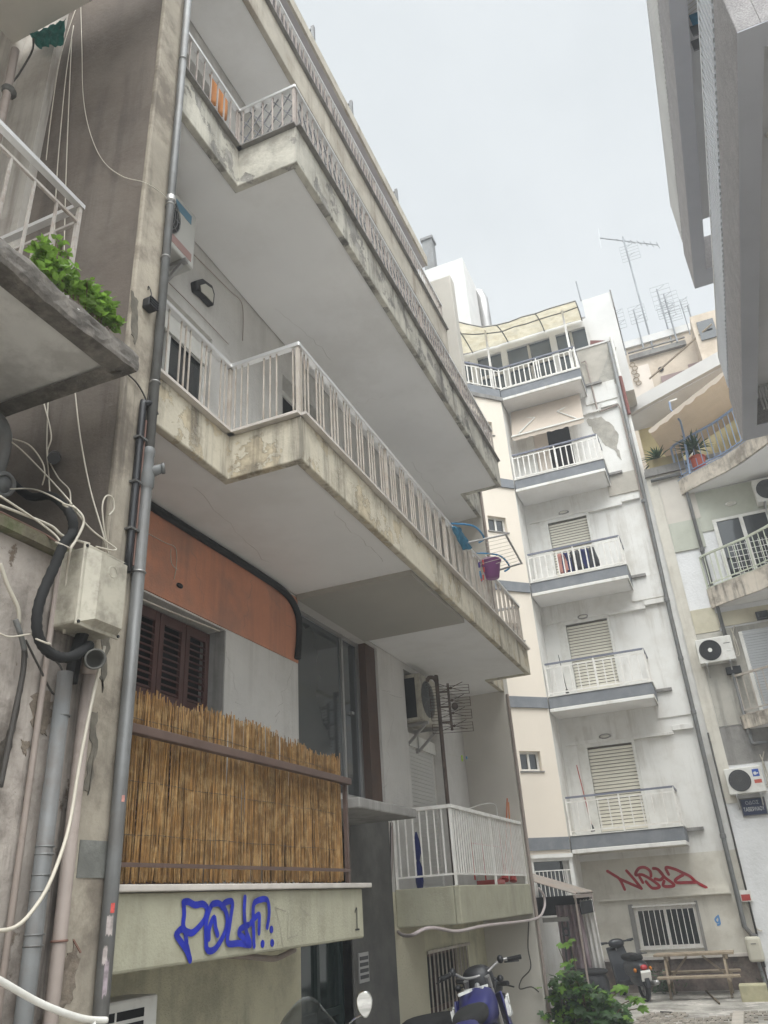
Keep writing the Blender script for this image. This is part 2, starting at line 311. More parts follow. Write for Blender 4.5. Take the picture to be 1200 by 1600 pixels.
# --- balconies
def slab(name, poly, zb, zt, fm, lip=.05, drop=None, th=.06):
    s = MB(); s.prism([(x, y, zb+.018) for x, y in poly], (0, 0, zt-zb-.12))
    o = s.build(name, soffit, apt)
    f = MB(); n = len(poly)
    return o
def fascia(parent, path, zb, zt, m, th=.065):
    """a closed strip that follows the open edge of a slab (path given outside-left)"""
    f = MB(); P = [Vector((x, y, 0)) for x, y in path]; n = len(P); ins = []
    for i in range(n):
        ds = []
        if i > 0: ds.append((P[i]-P[i-1]).normalized())
        if i < n-1: ds.append((P[i+1]-P[i]).normalized())
        ns = [Vector((-d.y, d.x, 0)) for d in ds]      # inward = left of travel
        if len(ns) == 1: o = ns[0]*th
        else:
            b = (ns[0]+ns[1]); o = b*(th/(1+ns[0].dot(ns[1]))) if b.length > .01 else ns[0]*th
        ins.append(P[i]+o)
    nsub = 14
    for i in range(n-1):
        a, b, c, d = P[i], P[i+1], ins[i+1], ins[i]
        f.add([a+V(0,0,zb), b+V(0,0,zb), c+V(0,0,zb), d+V(0,0,zb), a+V(0,0,zt), b+V(0,0,zt), c+V(0,0,zt), d+V(0,0,zt)],
              [(0,3,2,1),(4,5,6,7),(0,1,5,4),(2,3,7,6)]+([(3,0,4,7)] if i == 0 else [])+([(1,2,6,5)] if i == n-2 else []))
    return f.build('fascia', m, parent, bevel=.01)
edge1 = [(-2.77, 3.23), (-2.77, 4.12), (-2.18, 4.12), (-2.18, 10.92), (-2.77, 10.92), (-2.77, 11.69)]
edge2 = [(-2.77, 3.23), (-2.77, 4.12), (-2.18, 4.12), (-2.18, 10.8), (-2.77, 10.8), (-2.77, 11.69)]
def inset(path, e):
    out = []
    for i, (x, y) in enumerate(path):
        dx = -e; dy = 0
        if i == 1 or i == 2: dy = e
        if i == 3 or i == 4: dy = -e
        out.append((x+dx, y+dy))
    return out
def railing(parent, pts, zb, zt, mats, cap=(.05, .035), group=(0, .065, .13), period=.3, bw=.012, low=.05, posts=True):
    h = MB(); r = MB()
    for (x0, y0), (x1, y1) in zip(pts, pts[1:]):
        a, b = V(x0, y0, 0), V(x1, y1, 0); L = (b-a).length; d = (b-a)/L
        h.bar(a+V(0,0,zt)-d*.02, b+V(0,0,zt)+d*.02, cap[0], cap[1])
        r.bar(a+V(0,0,zb+low), b+V(0,0,zb+low), .018, .018)
        t = .05
        while t < L:
            for q in group:
                if t+q < L-.03:
                    p = a+d*(t+q); r.bar(p+V(0,0,zb+low), p+V(0,0,zt-cap[1]/2), bw, bw)
            t += period
        if posts:
            k = max(1, round(L/1.7))
            for i in range(0 if (x0, y0) == tuple(pts[0]) else 1, k+1):
                p = a+d*(L*i/k); r.bar(p+V(0,0,zb-.01), p+V(0,0,zt-cap[1]/2), .026, .026)
    o = r.build('railing', mats[0], parent); h.build('handrail', mats[1], parent, bevel=.005); return o
s = MB(); poly1 = [(-3.49, 3.23)] + inset(edge1, .03) + [(-3.49, 11.69)]
s.prism([(x, y, Z1b+.02) for x, y in poly1], (0, 0, .26)); b1 = s.build('balcony', soffit, apt)
fascia(b1, edge1, Z1b, Z1t, fasc1)
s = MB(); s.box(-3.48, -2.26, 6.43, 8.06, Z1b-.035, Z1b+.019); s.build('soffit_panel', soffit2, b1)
railing(b1, inset(edge1, .035), Z1t, 5.80, (railp, railcap), bw=.0095, group=(0, .055, .11), period=.25)
s = MB(); 
for p, q in zip(edge1, edge1[1:]): s.bar((*p, Z1t+.012), (*q, Z1t+.012), .09, .022)
s.build('coping', marble, b1)
s = MB(); poly2 = [(-3.49, 3.23)] + inset(edge2, .03) + [(-3.49, 11.69)]
s.prism([(x, y, Z2b+.02) for x, y in poly2], (0, 0, .3)); b2 = s.build('balcony', soffit, apt)
fascia(b2, edge2, Z2b, Z2t, fasc2)
railing(b2, inset(edge2, .035), Z2t, 8.80, (raild, railcap), group=(0,), period=.105)
s = MB()
for p, q in zip(edge2, edge2[1:]): s.bar((*p, Z2t+.009), (*q, Z2t+.009), .085, .016)
s.build('coping', conc, b2)
l = MB(); P = inset(edge2, .055)
for (x0, y0), (x1, y1) in list(zip(P, P[1:]))[1:4]:
    a, b = V(x0, y0, 0), V(x1, y1, 0); L = (b-a).length; d = (b-a)/L; hz0, hz1 = Z2t+.06, 8.77; H = hz1-hz0; t = -H
    while t < L:
        for sgn in (1, -1):
            t0, t1 = t, t+H*.62; z0, z1 = (hz0, hz1) if sgn > 0 else (hz1, hz0)
            u0, u1 = max(0, -t0/(t1-t0)), min(1, (L-t0)/(t1-t0))
            if u1 > u0: l.bar(a+d*(t0+(t1-t0)*u0)+V(0,0,z0+(z1-z0)*u0), a+d*(t0+(t1-t0)*u1)+V(0,0,z0+(z1-z0)*u1), .009, .009)
        t += .125
l.build('lattice', lattm, b2)
edge3 = [(-2.80, 3.23), (-2.80, 11.0), (-3.3, 11.0), (-3.3, 11.69)]
s = MB(); s.prism([(-3.49, 3.23, Z3b+.02), (-2.83, 3.23, Z3b+.02), (-2.83, 10.97, Z3b+.02), (-3.33, 10.97, Z3b+.02), (-3.33, 11.69, Z3b+.02), (-3.49, 11.69, Z3b+.02)], (0, 0, .3))
b3 = s.build('balcony', soffit, apt); fascia(b3, edge3, Z3b, Z3t, fasc3)
s = MB()
for p, q in zip(edge3, edge3[1:]): s.bar((*p, Z3t+.012), (*q, Z3t+.012), .09, .022)
s.build('coping', conc, b3)
railing(b3, [(-2.84, 3.25), (-2.84, 10.95), (-3.3, 10.95)], Z3t+.03, 11.83, (raild, railcap), group=(0,), period=.1)
s = MB(); s.box(-3.84, -3.24, 3.23, 11.69, 13.62, 13.8); s.build('roof_eave', mat('eave_mauve', (.42,.39,.4), bump=.1), apt); s = MB(); s.box(-3.26, -3.2, 3.23, 11.69, 13.63, 13.86); s.build('roof_fascia', fasc3, apt)
for y in (6.75, 8.15, 10.2):
    s = MB(); s.bar((-3.25, y, 13.8), (-3.25, y, 14.3), .05, .05); s.bar((-3.25, y, 14.27), (-3.6, y+.0, 14.1), .03, .03); s.build('roof_post', pipeg, apt)
# --- reed balcony (ground floor)
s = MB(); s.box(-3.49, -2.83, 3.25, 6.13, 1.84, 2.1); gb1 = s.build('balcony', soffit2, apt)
s = MB(); s.box(-2.835, -2.77, 3.235, 6.13, 1.79, 2.13); s.box(-3.49, -2.836, 6.07, 6.13, 1.79, 2.13); s.build('fascia', fascg, gb1, bevel=.015)
s = MB(); s.box(-2.9, -2.735, 3.235, 6.24, 2.132, 2.165); s.build('ledge', marble, gb1, bevel=.006)
r = MB(); r.bar((-2.77, 3.24, 2.9), (-2.77, 5.96, 2.9), .05, .05); r.build('handrail', railbrown, gb1, bevel=.006)
r = MB(); r.bar((-2.785, 3.24, 2.255), (-2.785, 5.95, 2.255), .015, .02); r.bar((-2.8, 5.94, 2.16), (-2.8, 5.94, 2.9), .03, .03); r.bar((-3.48, 5.94, 2.9), (-2.78, 5.94, 2.9), .045, .045); r.bar((-3.48, 5.94, 2.255), (-2.78, 5.94, 2.255), .02, .03)
y = 3.3
while y < 5.9: r.bar((-2.87, y, 2.17), (-2.87, y, 2.88), .009, .009); y += .2
y = -3.4
while y < -2.85: r.bar((y, 5.94, 2.17), (y, 5.94, 2.88), .012, .012); y += .115
r.build('railing', railbrown, gb1)
# --- second ground-floor balcony
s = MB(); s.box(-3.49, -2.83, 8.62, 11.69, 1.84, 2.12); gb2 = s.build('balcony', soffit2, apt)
s = MB(); s.box(-2.835, -2.77, 8.56, 11.69, 1.78, 2.14); s.box(-3.49, -2.836, 8.56, 8.62, 1.78, 2.14); s.build('fascia', fascg, gb2, bevel=.012)
railing(gb2, [(-3.47, 8.6), (-2.81, 8.6), (-2.81, 11.68)], 2.14, 2.92, (railw, railw), cap=(.05, .04), group=(0,), period=.085, bw=.014, low=.11)
# --- entrance canopy, pillar, door
s = MB(); s.prism([(-3.5, 6.15, 2.72), (-2.77, 6.15, 2.72), (-2.77, 7.46, 2.72), (-3.5, 7.46, 2.72)], (0, 0, .085)); s.build('entrance_canopy', conc, apt, bevel=.012)
s = MB(); s.box(-3.6, -3.465, 7.42, 8.44, -.3, 2.82); s.build('entrance_pillar', concdk, apt, bevel=.01)
s = MB(); s.box(-3.488, -3.472, 8.44, 9.3, -.3, 1.785); s.build('pilaster', mat('pilaster_cream', (.5,.46,.34), var=.06, bump=1.1, bs=50), apt)
s = MB(); s.box(-3.64, -3.61, 6.45, 7.42, .3, 2.72); dr = s.build('entrance_door', glassn, apt)
s = MB()
for y in (6.47, 6.93, 7.4): s.box(-3.61, -3.58, y-.025, y+.025, .3, 2.7)
for z in (.35, 1.2, 2.66): s.box(-3.608, -3.585, 6.47, 7.4, z-.03, z+.03)
s.build('frame', mat('door_frame_green', (.012,.022,.02), rough=.4, bump=0), dr)
s = MB(); s.box(-3.475, -3.455, 7.5, 7.72, 1.38, 1.62); ic = s.build('intercom_panel', steel, apt)
s = MB()
for i in range(4): s.box(-3.457, -3.45, 7.52, 7.7, 1.41+i*.05, 1.44+i*.05)
s.build('button_row', blackp, ic)
# --- stair window
s = MB(); s.box(-3.66, -3.64, 6.48, 8.18, 3.0, 4.77); sw = s.build('stair_window', glassg, apt)
s = MB()
for y in (6.5, 7.73, 8.16): s.box(-3.68, -3.615, y-.022, y+.022, 3.0, 4.77)
for z in (3.03, 4.745): s.box(-3.678, -3.618, 6.5, 8.16, z-.02, z+.02)
s.box(-3.66, -3.6, 7.9, 7.96, 3.9, 3.93); s.build('frame', steel, sw)
s = MB(); s.box(-3.7, -3.53, 8.185, 8.465, 3.0, 4.77); s.build('stair_reveal', mat('reveal_brown', (.1,.062,.045), var=.2, bump=.2, stain=(.06,.05,.042), samt=.6, ss=1.5), apt)
# --- louvred shutters of the reed balcony door
for i in range(6):
    y0 = 3.27+i*.325; y1 = y0+.315
    f = MB(); f.box(-3.66, -3.63, y0, y0+.05, 2.2, 4.08); f.box(-3.66, -3.63, y1-.05, y1, 2.2, 4.08)
    for z in (2.2, 3.4, 4.0): f.box(-3.658, -3.632, y0+.05, y1-.05, z, z+.08)
    sh = f.build('shutter', shutb, apt, bevel=.003)
    for zz, n in ((2.3, 22), (3.5, 10)):
        f = MB()
        for k in range(n): z = zz+k*.05; f.obox((-3.647, (y0+y1)/2, z), (.012, 0, -.012), (0, (y1-y0)/2-.05, 0), (.002, 0, .002))
        f.build('louvre', shutb, sh)
s = MB(); s.box(-3.8, -3.75, 3.24, 5.25, 2.14, 4.1); s.build('door_pane', dark, apt)
s = MB(); s.box(-3.66, -3.505, 5.235, 5.25, 2.14, 4.1); s.build('door_jamb', conc, apt)
s = MB(); s.tube(smooth_path([(-3.52, 3.3, 4.09), (-3.505, 4.1, 4.04), (-3.5, 5.15, 4.07)]), .006, 6); s.build('door_cable', cablew, apt)
# --- other openings: door of balcony 2 with white roller, dark windows of the upper floors
def roller_x(x, y0, y1, z0, z1, m, parent, step=.055):
    f = MB(); z = z0
    while z < z1: f.obox((x, (y0+y1)/2, z+step*.45), (.007, 0, 0), (0, (y1-y0)/2, 0), (.004, 0, step*.43)); z += step
    f.box(x-.03, x-.02, y0, y1, z0, z1)
    return f.build('roller_shutter', m, parent)
s = MB(); s.box(-3.68, -3.655, 9.34, 9.42, 2.14, 3.9); s.box(-3.68, -3.655, 10.62, 10.7, 2.14, 3.9); s.box(-3.685, -3.62, 9.34, 10.7, 3.82, 3.98); dd = s.build('balcony_door', whitep, apt)
roller_x(-3.66, 9.42, 10.62, 2.15, 3.82, mat('roller_white', (.5,.49,.46), rough=.5, var=.04, bump=.02), dd, .05)
s = MB(); s.box(-3.7, -3.69, 9.3, 10.75, 3.9, 4.75); s.build('niche_back', wallplain, apt)
def window_x(x, y0, y1, z0, z1, n=2, fm=None, gm=None, roll=0, parent=None):
    fm = fm or whitep; f = MB()
    for i in range(n+1):
        y = y0+(y1-y0)*i/n; f.box(x-.03, x+.03, max(y0, y-.03), min(y1, y+.03), z0, z1)
    f.box(x-.028, x+.028, y0+.03, y1-.03, z0, z0+.06); f.box(x-.028, x+.028, y0+.03, y1-.03, z1-.06, z1)
    o = f.build('window', fm, parent or apt); g = MB(); g.box(x-.008, x+.004, y0+.03, y1-.03, z0+.06, z1-.06); g.build('pane', gm or glassd, o)
    if roll: roller_x(x+.05, y0, y1, z1-roll, z1, whitep, o)
    return o
window_x(-3.6, 3.25, 4.87, 5.18, 6.86, 3, roll=.3); window_x(-3.68, 6.2, 7.15, 5.18, 7.35, 1, gm=dark); window_x(-3.68, 8.4, 10.0, 5.18, 7.2, 2)
window_x(-3.68, 3.3, 4.7, 8.25, 10.2, 2); window_x(-3.68, 6.2, 7.5, 8.25, 10.2, 2); window_x(-3.68, 9, 10.2, 8.25, 10.2, 2)
window_x(-3.68, 5, 6.6, 11.3, 13.2, 2); window_x(-3.68, 8, 9.5, 11.3, 13.2, 2)
gw = window_x(-3.7, 9.38, 10.9, .85, 1.49, 2, fm=shutb, gm=dark)
s = MB(); y = 9.42
while y < 10.9: s.bar((-3.47, y, .8), (-3.47, y, 1.52), .014, .014); y += .135
s.bar((-3.47, 9.36, 1.5), (-3.47, 10.92, 1.5), .02, .03); s.bar((-3.47, 9.36, .86), (-3.47, 10.92, .86), .02, .03); s.build('window_grille', railp, gw)
# --- graffiti on the reed balcony parapet (strokes on the parapet plane)
def strokes(data, ox, oy, sc, ax, v, w, nrm, m, parent, name, th=.003):
    r = MB()
    for st in data:
        pts = [at(ox+x/sc, oy+y/sc, ax, v) for x, y in st]
        if len(pts) == 1: pts = [pts[0]-V(0,0,.01), pts[0]+V(0,0,.01)]
        elif len(pts) > 2: pts = smooth_path(pts, 6)
        r.ribbon(pts, w, nrm, th)
    return r.build(name, m, parent, recalc=False)
XF = -2.7685
strokes([[(175,130),(180,250),(170,370),(195,470),(205,600)], [(165,135),(220,125),(290,160),(370,150),(415,195),(395,300),(330,390),(260,450),(205,440),(150,410),(95,460),(95,480),(140,545),(200,640),(235,735)],
  [(235,735),(205,600)], [(465,150),(430,230),(400,360),(400,520),(405,610),(440,640),(500,610),(570,500),(610,400),(618,290),(590,200),(530,145),(465,150)], [(425,510),(430,400),(480,295),(495,400),(515,470)],
  [(560,185),(590,140),(650,120),(670,150),(655,260),(635,400),(620,555),(740,560),(850,570),(815,450),(795,320),(790,200),(797,85)], [(850,580),(780,500),(735,460),(750,410),(830,370)],
  [(888,585),(885,450),(880,300),(885,160),(930,115),(1020,105),(1045,200),(1040,300),(1025,390)], [(845,360),(900,290),(940,265),(940,350),(937,450)]],
  260, 1390, 6.667, 'x', XF, .034, (1, 0, 0), spray_b, gb1, 'blue_graffiti')
for x, y in ((1092, 415), (1000, 565), (1100, 555)):
    dots = MB(); p = at(260+x/6.667, 1390+y/6.667, 'x', XF); dots.disc(p, .021, (1, 0, 0), .003, 14); dots.build('graffiti_dot', spray_b, gb1)
strokes([[(765,845),(775,822),(777,900),(778,945)], [(768,948),(790,945)]], 350, 1200, 3.75, 'x', XF, .012, (1, 0, 0), spray_k, gb1, 'painted_numeral')
strokes([[(295,815),(320,900),(345,1050)], [(300,820),(360,840)], [(375,850),(370,1000)], [(370,1000),(430,980)], [(445,770),(460,830),(500,865)], [(458,850),(455,1010)]], 350, 1200, 3.75, 'x', XF, .004, (1, 0, 0), mat('scratch_grey', (.25,.23,.19), bump=0), gb1, 'scratches')
strokes([[(1160,820),(1168,850)], [(1185,960),(1190,1000)]], 200, 1080, 1.5, 'x', XF, .003, (1, 0, 0), spray_k, gb1, 'scratches')
rk = random.Random(4); crk = mat('hairline_crack', (.2,.15,.12), bump=0)
def crack(p0, p1, ax, v, nrm, parent, w=.003, n=14, amp=4, m=crk):
    pts = []
    for k in range(n+1):
        t = k/n; pts.append(at(p0[0]+(p1[0]-p0[0])*t+rk.uniform(-amp, amp), p0[1]+(p1[1]-p0[1])*t+rk.uniform(-amp, amp), ax, v))
    c = MB(); c.ribbon(pts, [w*rk.uniform(.4, 1.2) for _ in pts], nrm, .0015); return c.build('crack', m, parent, recalc=False)
for a, b in (((300, 850), (318, 945)), ((395, 905), (380, 990)), ((420, 925), (455, 985))): crack(a, b, 'x', -3.4895, (1, 0, 0), apt, .0035)
ckw = mat('hairline_crack_grey', (.3,.28,.25), bump=0)
for a, b in (((352, 1010), (372, 1100)), ((455, 1040), (430, 1130)), ((600, 1080), (632, 1095)), ((612, 1120), (602, 1230))): crack(a, b, 'x', -3.4995, (1, 0, 0), apt, .004, m=ckw)
for a, b in (((520, 640), (600, 620)), ((430, 480), (520, 560)), ((640, 720), (700, 790))): crack(a, b, 'z', Z2b+.0185, (0, 0, -1), b2, .005, amp=3, m=mat('soffit_crack', (.5,.48,.45), bump=0))
for a, b in (((300, 760), (420, 880)), ((520, 800), (600, 880))): crack(a, b, 'z', Z1b+.0185, (0, 0, -1), b1, .005, amp=3, m=mat('soffit_crack', (.5,.48,.45), bump=0))
# black cable duct under the first balcony
s = MB(); s.tube(smooth_path([(-3.46, 3.3, 4.76), (-3.46, 4.6, 4.755), (-3.46, 5.7, 4.75), (-3.46, 6.2, 4.72), (-3.46, 6.42, 4.58), (-3.46, 6.44, 4.35), (-3.46, 6.4, 4.14)], 8), .032, 10)
tag(s.build('cable_duct', blackr), 'thick black cable duct running along the terracotta band under the balcony', 'cable')
# ================================================================ NEIGHBOURING OLD HOUSE (near left)
nb = T('old_house', 'old house with peeling wall, mossy ledge and small grey balconies at the left edge', 'house', (-3.7, 1.5, .4))
s = MB(); s.box(-4.3, -2.77, -3, 2.965, -.3, 3.62); s.build('wall', oldw, nb)
s = MB(); s.prism([(-3.78, -3, 3.625), (-2.72, -3, 3.625), (-2.72, -3, 3.68), (-3.78, -3, 3.95)], (0, 5.965, 0)); s.build('wall_ledge', mossy, nb)
s = MB(); s.box(-4.7, -4.23, -3, 2.9, 3.6, 14); s.build('upper_wall', nbw, nb)
s = MB(); s.box(-4.7, -3.85, 2.9, 2.978, 3.6, 14); s.build('return_wall', nbw, nb)
s = MB(); s.prism([(-4.3, -1, 4.77), (-2.53, -1, 4.77), (-2.53, 2.8, 4.77), (-4.3, 2.8, 4.77)], (0, 0, .1)); nbal = s.build('balcony', mat('balcony_grey_paint', (.64,.62,.6), var=.08, vs=1.5, stain=(.3,.28,.26), samt=.5, ss=2, bump=.35, bs=24), nb, bevel=.01)
from mathutils import noise as mnoise
e = MB(); pth = [(-2.53, -1+3.8*k/110) for k in range(111)]+[(-2.53-1.7*k/50, 2.8) for k in range(1, 51)]; vs = []; m_ = 9
for i, (x, y) in enumerate(pth):
    o_ = V(1, 0, 0) if i < 110 else (V(1, 1, 0) if i == 110 else V(0, 1, 0))
    for j in range(m_):
        z = (4.755, 4.755, 4.78, 4.81, 4.84, 4.865, 4.885, 4.885, 4.885)[j]; d_ = (-.12, 0, .012, .012, .012, .01, 0, -.05, -.12)[j]
        n1 = mnoise.noise(V(x*3, y*3, z*9))*.016+mnoise.noise(V(x*11, y*11, z*40))*.008+mnoise.noise(V(x*30, y*30, z*60))*.004
        chip = max(0, mnoise.noise(V(x*2.1+5, y*2.1, 3))-.25)*.12 if 4 <= j <= 7 else 0
        vs.append(V(x, y, z)+o_*(d_+(n1 if 1 <= j <= 6 else 0)-chip)+V(0, 0, n1*.7 if 1 <= j else 0)-V(0, 0, chip*.4))
e.add(vs, [(i*m_+j, (i+1)*m_+j, (i+1)*m_+j+1, i*m_+j+1) for i in range(len(pth)-1) for j in range(m_-1)])
e.build('balcony_edge', conced, nbal)
r = MB(); h = MB()
zt = 5.83; cx, cy = -2.76, 2.46
h.bar((cx, -1, zt), (cx, cy+.02, zt), .042, .03); h.bar((cx-.022, cy, zt), (-4.2, cy, zt), .042, .03); h.build('handrail', railcap, nbal)
r.bar((cx, -1, zt-.13), (cx, cy, zt-.13), .018, .018); r.bar((cx, cy, zt-.13), (-4.2, cy, zt-.13), .018, .018)
r.bar((cx, -1, 5.0), (cx, cy, 5.0), .02, .02); r.bar((cx, cy, 5.0), (-4.2, cy, 5.0), .02, .02)
y = cy-.165
while y > -1: r.bar((cx, y, 4.87), (cx, y, zt-.13), .014, .014); y -= .165
x = cx-.165
while x > -4.2: r.bar((x, cy, 4.87), (x, cy, zt-.13), .014, .014); x -= .165
r.bar((cx, cy, 4.87), (cx, cy, zt-.016), .024, .024); r.build('railing', mat('rail_grey_old', (.36,.33,.3), rough=.5, var=.12, vs=7, stain=(.2,.14,.1), samt=.5, ss=10, bump=.06), nbal)
s = MB(); s.prism([(-4.3, -1, 8.86), (-2.53, -1, 8.86), (-2.53, 2.8, 8.86), (-4.3, 2.8, 8.86)], (0, 0, .12)); s.build('balcony', wallplain, nb, bevel=.01)
s = MB(); s.box(-4.234, -4.19, 2.2, 2.6, 4.9, 5.6); s.build('exposed_brick', brickd, nb)
s = MB(); q0, q1 = at(125, 1312, 'x', -2.75), at(162, 1372, 'x', -2.75); s.box(-2.75, -2.746, q0.y, q1.y+.02, q1.z, q0.z); s.build('repair_patch', mat('repair_patch_grey', (.17,.17,.155), var=.2, vs=9, bump=.4), apt)
def crust(pts, v, m, parent, nm, seed, th=.004, amp=5):
    rj = random.Random(seed); out = []; n = len(pts)
    for i in range(n):
        a, b = pts[i], pts[(i+1) % n]
        for k in range(6): t = k/6; out.append(at(a[0]+(b[0]-a[0])*t+rj.uniform(-amp, amp), a[1]+(b[1]-a[1])*t+rj.uniform(-amp, amp), 'x', v))
    c = MB(); c.prism(out, (th, 0, 0)); return c.build(nm, m, parent)
bare = mat('bare_mortar', (.2,.165,.13), var=.3, vs=14, bump=.9, bs=40, stain=(.1,.08,.065), samt=.6, ss=12)
crust([(50, 1085), (78, 1080), (82, 1120), (70, 1150), (48, 1135)], -2.77, bare, nb, 'bare_patch', 1, amp=4)
crust([(32, 1157), (46, 1160), (40, 1180), (34, 1175)], -2.77, bare, nb, 'bare_patch', 2, amp=2.5)
crust([(-10, 1180), (8, 1150), (22, 1110), (34, 1050), (38, 1052), (24, 1130), (10, 1200), (-10, 1240)], -2.77, mat('black_streak', (.07,.06,.05), var=.3, vs=12, bump=.6), nb, 'damp_streak', 3, amp=2)
crust([(104, 1500), (116, 1470), (122, 1500), (110, 1560), (86, 1590), (84, 1545)], -2.75, bare, apt, 'bare_patch', 4, amp=4)
crust([(140, 1110), (152, 1115), (150, 1180), (138, 1240), (130, 1235), (142, 1160)], -2.75, mat('damp_stain', (.15,.135,.11), var=.25, vs=10, bump=.4), apt, 'damp_stain', 5, amp=3)
crust([(165, 900), (175, 880), (172, 1000), (160, 1080), (157, 1050)], -2.75, mat('damp_stain', (.15,.135,.11)), apt, 'damp_stain', 6, amp=3)
crust([(205, 455), (216, 470), (212, 540), (205, 520)], -2.75, mat('damp_stain', (.15,.135,.11)), apt, 'damp_stain', 7, amp=2)
# ================================================================ BACK BUILDING (white, closes the alley)
bk = T('apartment_building', 'white apartment building at the alley end with grey banded balconies and red graffiti', 'apartment building', (-2, 20, 0))
FL = [3.12, 6.24, 9.2, 12.25, 15.28]; YB, YF = 20.05, 19.06
w = MB(); wally(w, YB, YB+.4, -3.5, -.1, 2.62, 15.1, [(-2.9, -1.84, z+.08, z+2.0) for z in FL[:4]]); w.build('wall', backw, bk)
w = MB(); wally(w, YB-.002, YB+.4, -3.5, -.1, .62, 2.62, [(-2.49, -1.2, .8, 1.6)]); w.build('lower_wall', backlow, bk)
w = MB(); w.box(-3.5, -.1, YB+.03, YB+.4, -.3, .62); w.build('plinth', brickd, bk)
w = MB(); w.box(-3.3, -.32, YB-.05, YB+.1, .6, .665); w.build('plinth_ledge', marble, bk, bevel=.008)
w = MB(); w.box(-1.3, -.1, YB, YB+.38, 15.1, 16.6); w.box(-1.12, -.1, YB+.02, 23, 15.1, 16.5); w.build('terrace_wall', patch, bk)
w = MB(); w.box(-1.32, -.08, YB-.03, YB+.42, 16.6, 16.66); w.build('terrace_coping', palec, bk)
w = MB(); w.prism([(-3.52, YB+.38, -.3), (-3.52, YF+.02, -.3), (-8.6, YF+.02-5.08, -.3), (-12, 13.98, -.3), (-12, 24, -.3), (-3.52, 24, -.3)], (0, 0, 15.3)); 
# wing wall built in its own plane: local y = along the wall away from the corner, local x = outwards
q = math.sqrt(.5)
WM = Matrix(((q, -q, 0, -3.5), (-q, -q, 0, YF), (0, 0, 1, 0), (0, 0, 0, 1)))
w = MB(); wins = [(.42, .98, z+1.42, z+1.86) for z in FL[:4]]
wallx(w, -.3, 0, 0, 7.2, 2.72, 15.1, wins); w.xform(WM); w.build('wing_wall', wing, bk)
w = MB(); wallx(w, -.3, 0, 0, 7.2, -.3, 2.72, [(.08, 1.0, 1.85, 2.64)]); w.xform(WM); w.build('wing_lower_wall', backw, bk)
w = MB(); w.box(-3.72, -3.5, YF+.01, YB, -.3, 15.1); w.build('recess_wall', backw, bk)
w = MB(); w.box(-9, -.2, YB+.5, 24, 14.8, 15.1); w.box(-9, -3.9, YB+.3, YB+.5, 0, 15); w.build('roof_slab', conc, bk)
for i, (u0, u1, z0, z1) in enumerate(wins):
    f = MB()
    for u in (u0+.03, (u0+u1)/2, u1-.03): f.box(-.16, -.1, u-.025, u+.025, z0, z1)
    for z in (z0+.025, z1-.025): f.box(-.158, -.102, u0, u1, z-.025, z+.025)
    o = f.xform(WM).build('wing_window', whitep, bk); f = MB(); f.box(-.14, -.13, u0, u1, z0, z1); f.xform(WM).build('pane', glassd, o)
    f = MB(); f.box(-.15, .03, u0-.04, u1+.04, z0-.035, z0-.003); f.xform(WM).build('sill', conc, o)
f = MB(); f.box(-.2, -.19, .08, 1.0, 1.85, 2.64); o = f.xform(WM).build('wing_window', glassd, bk); f = MB(); u = .1
while u < 1.0: f.bar((.02, u, 1.87), (.02, u, 2.45), .014, .014); u += .1
f.bar((.02, .08, 2.45), (.02, 1.0, 2.45), .02, .02); f.bar((.02, .08, 1.87), (.02, 1.0, 1.87), .02, .02); f.xform(WM).build('window_grille', railw, o)
f = MB(); f.box(-.05, .06, -.0, 1.1, 2.7, 2.78); f.xform(WM).build('lintel', backw, bk)
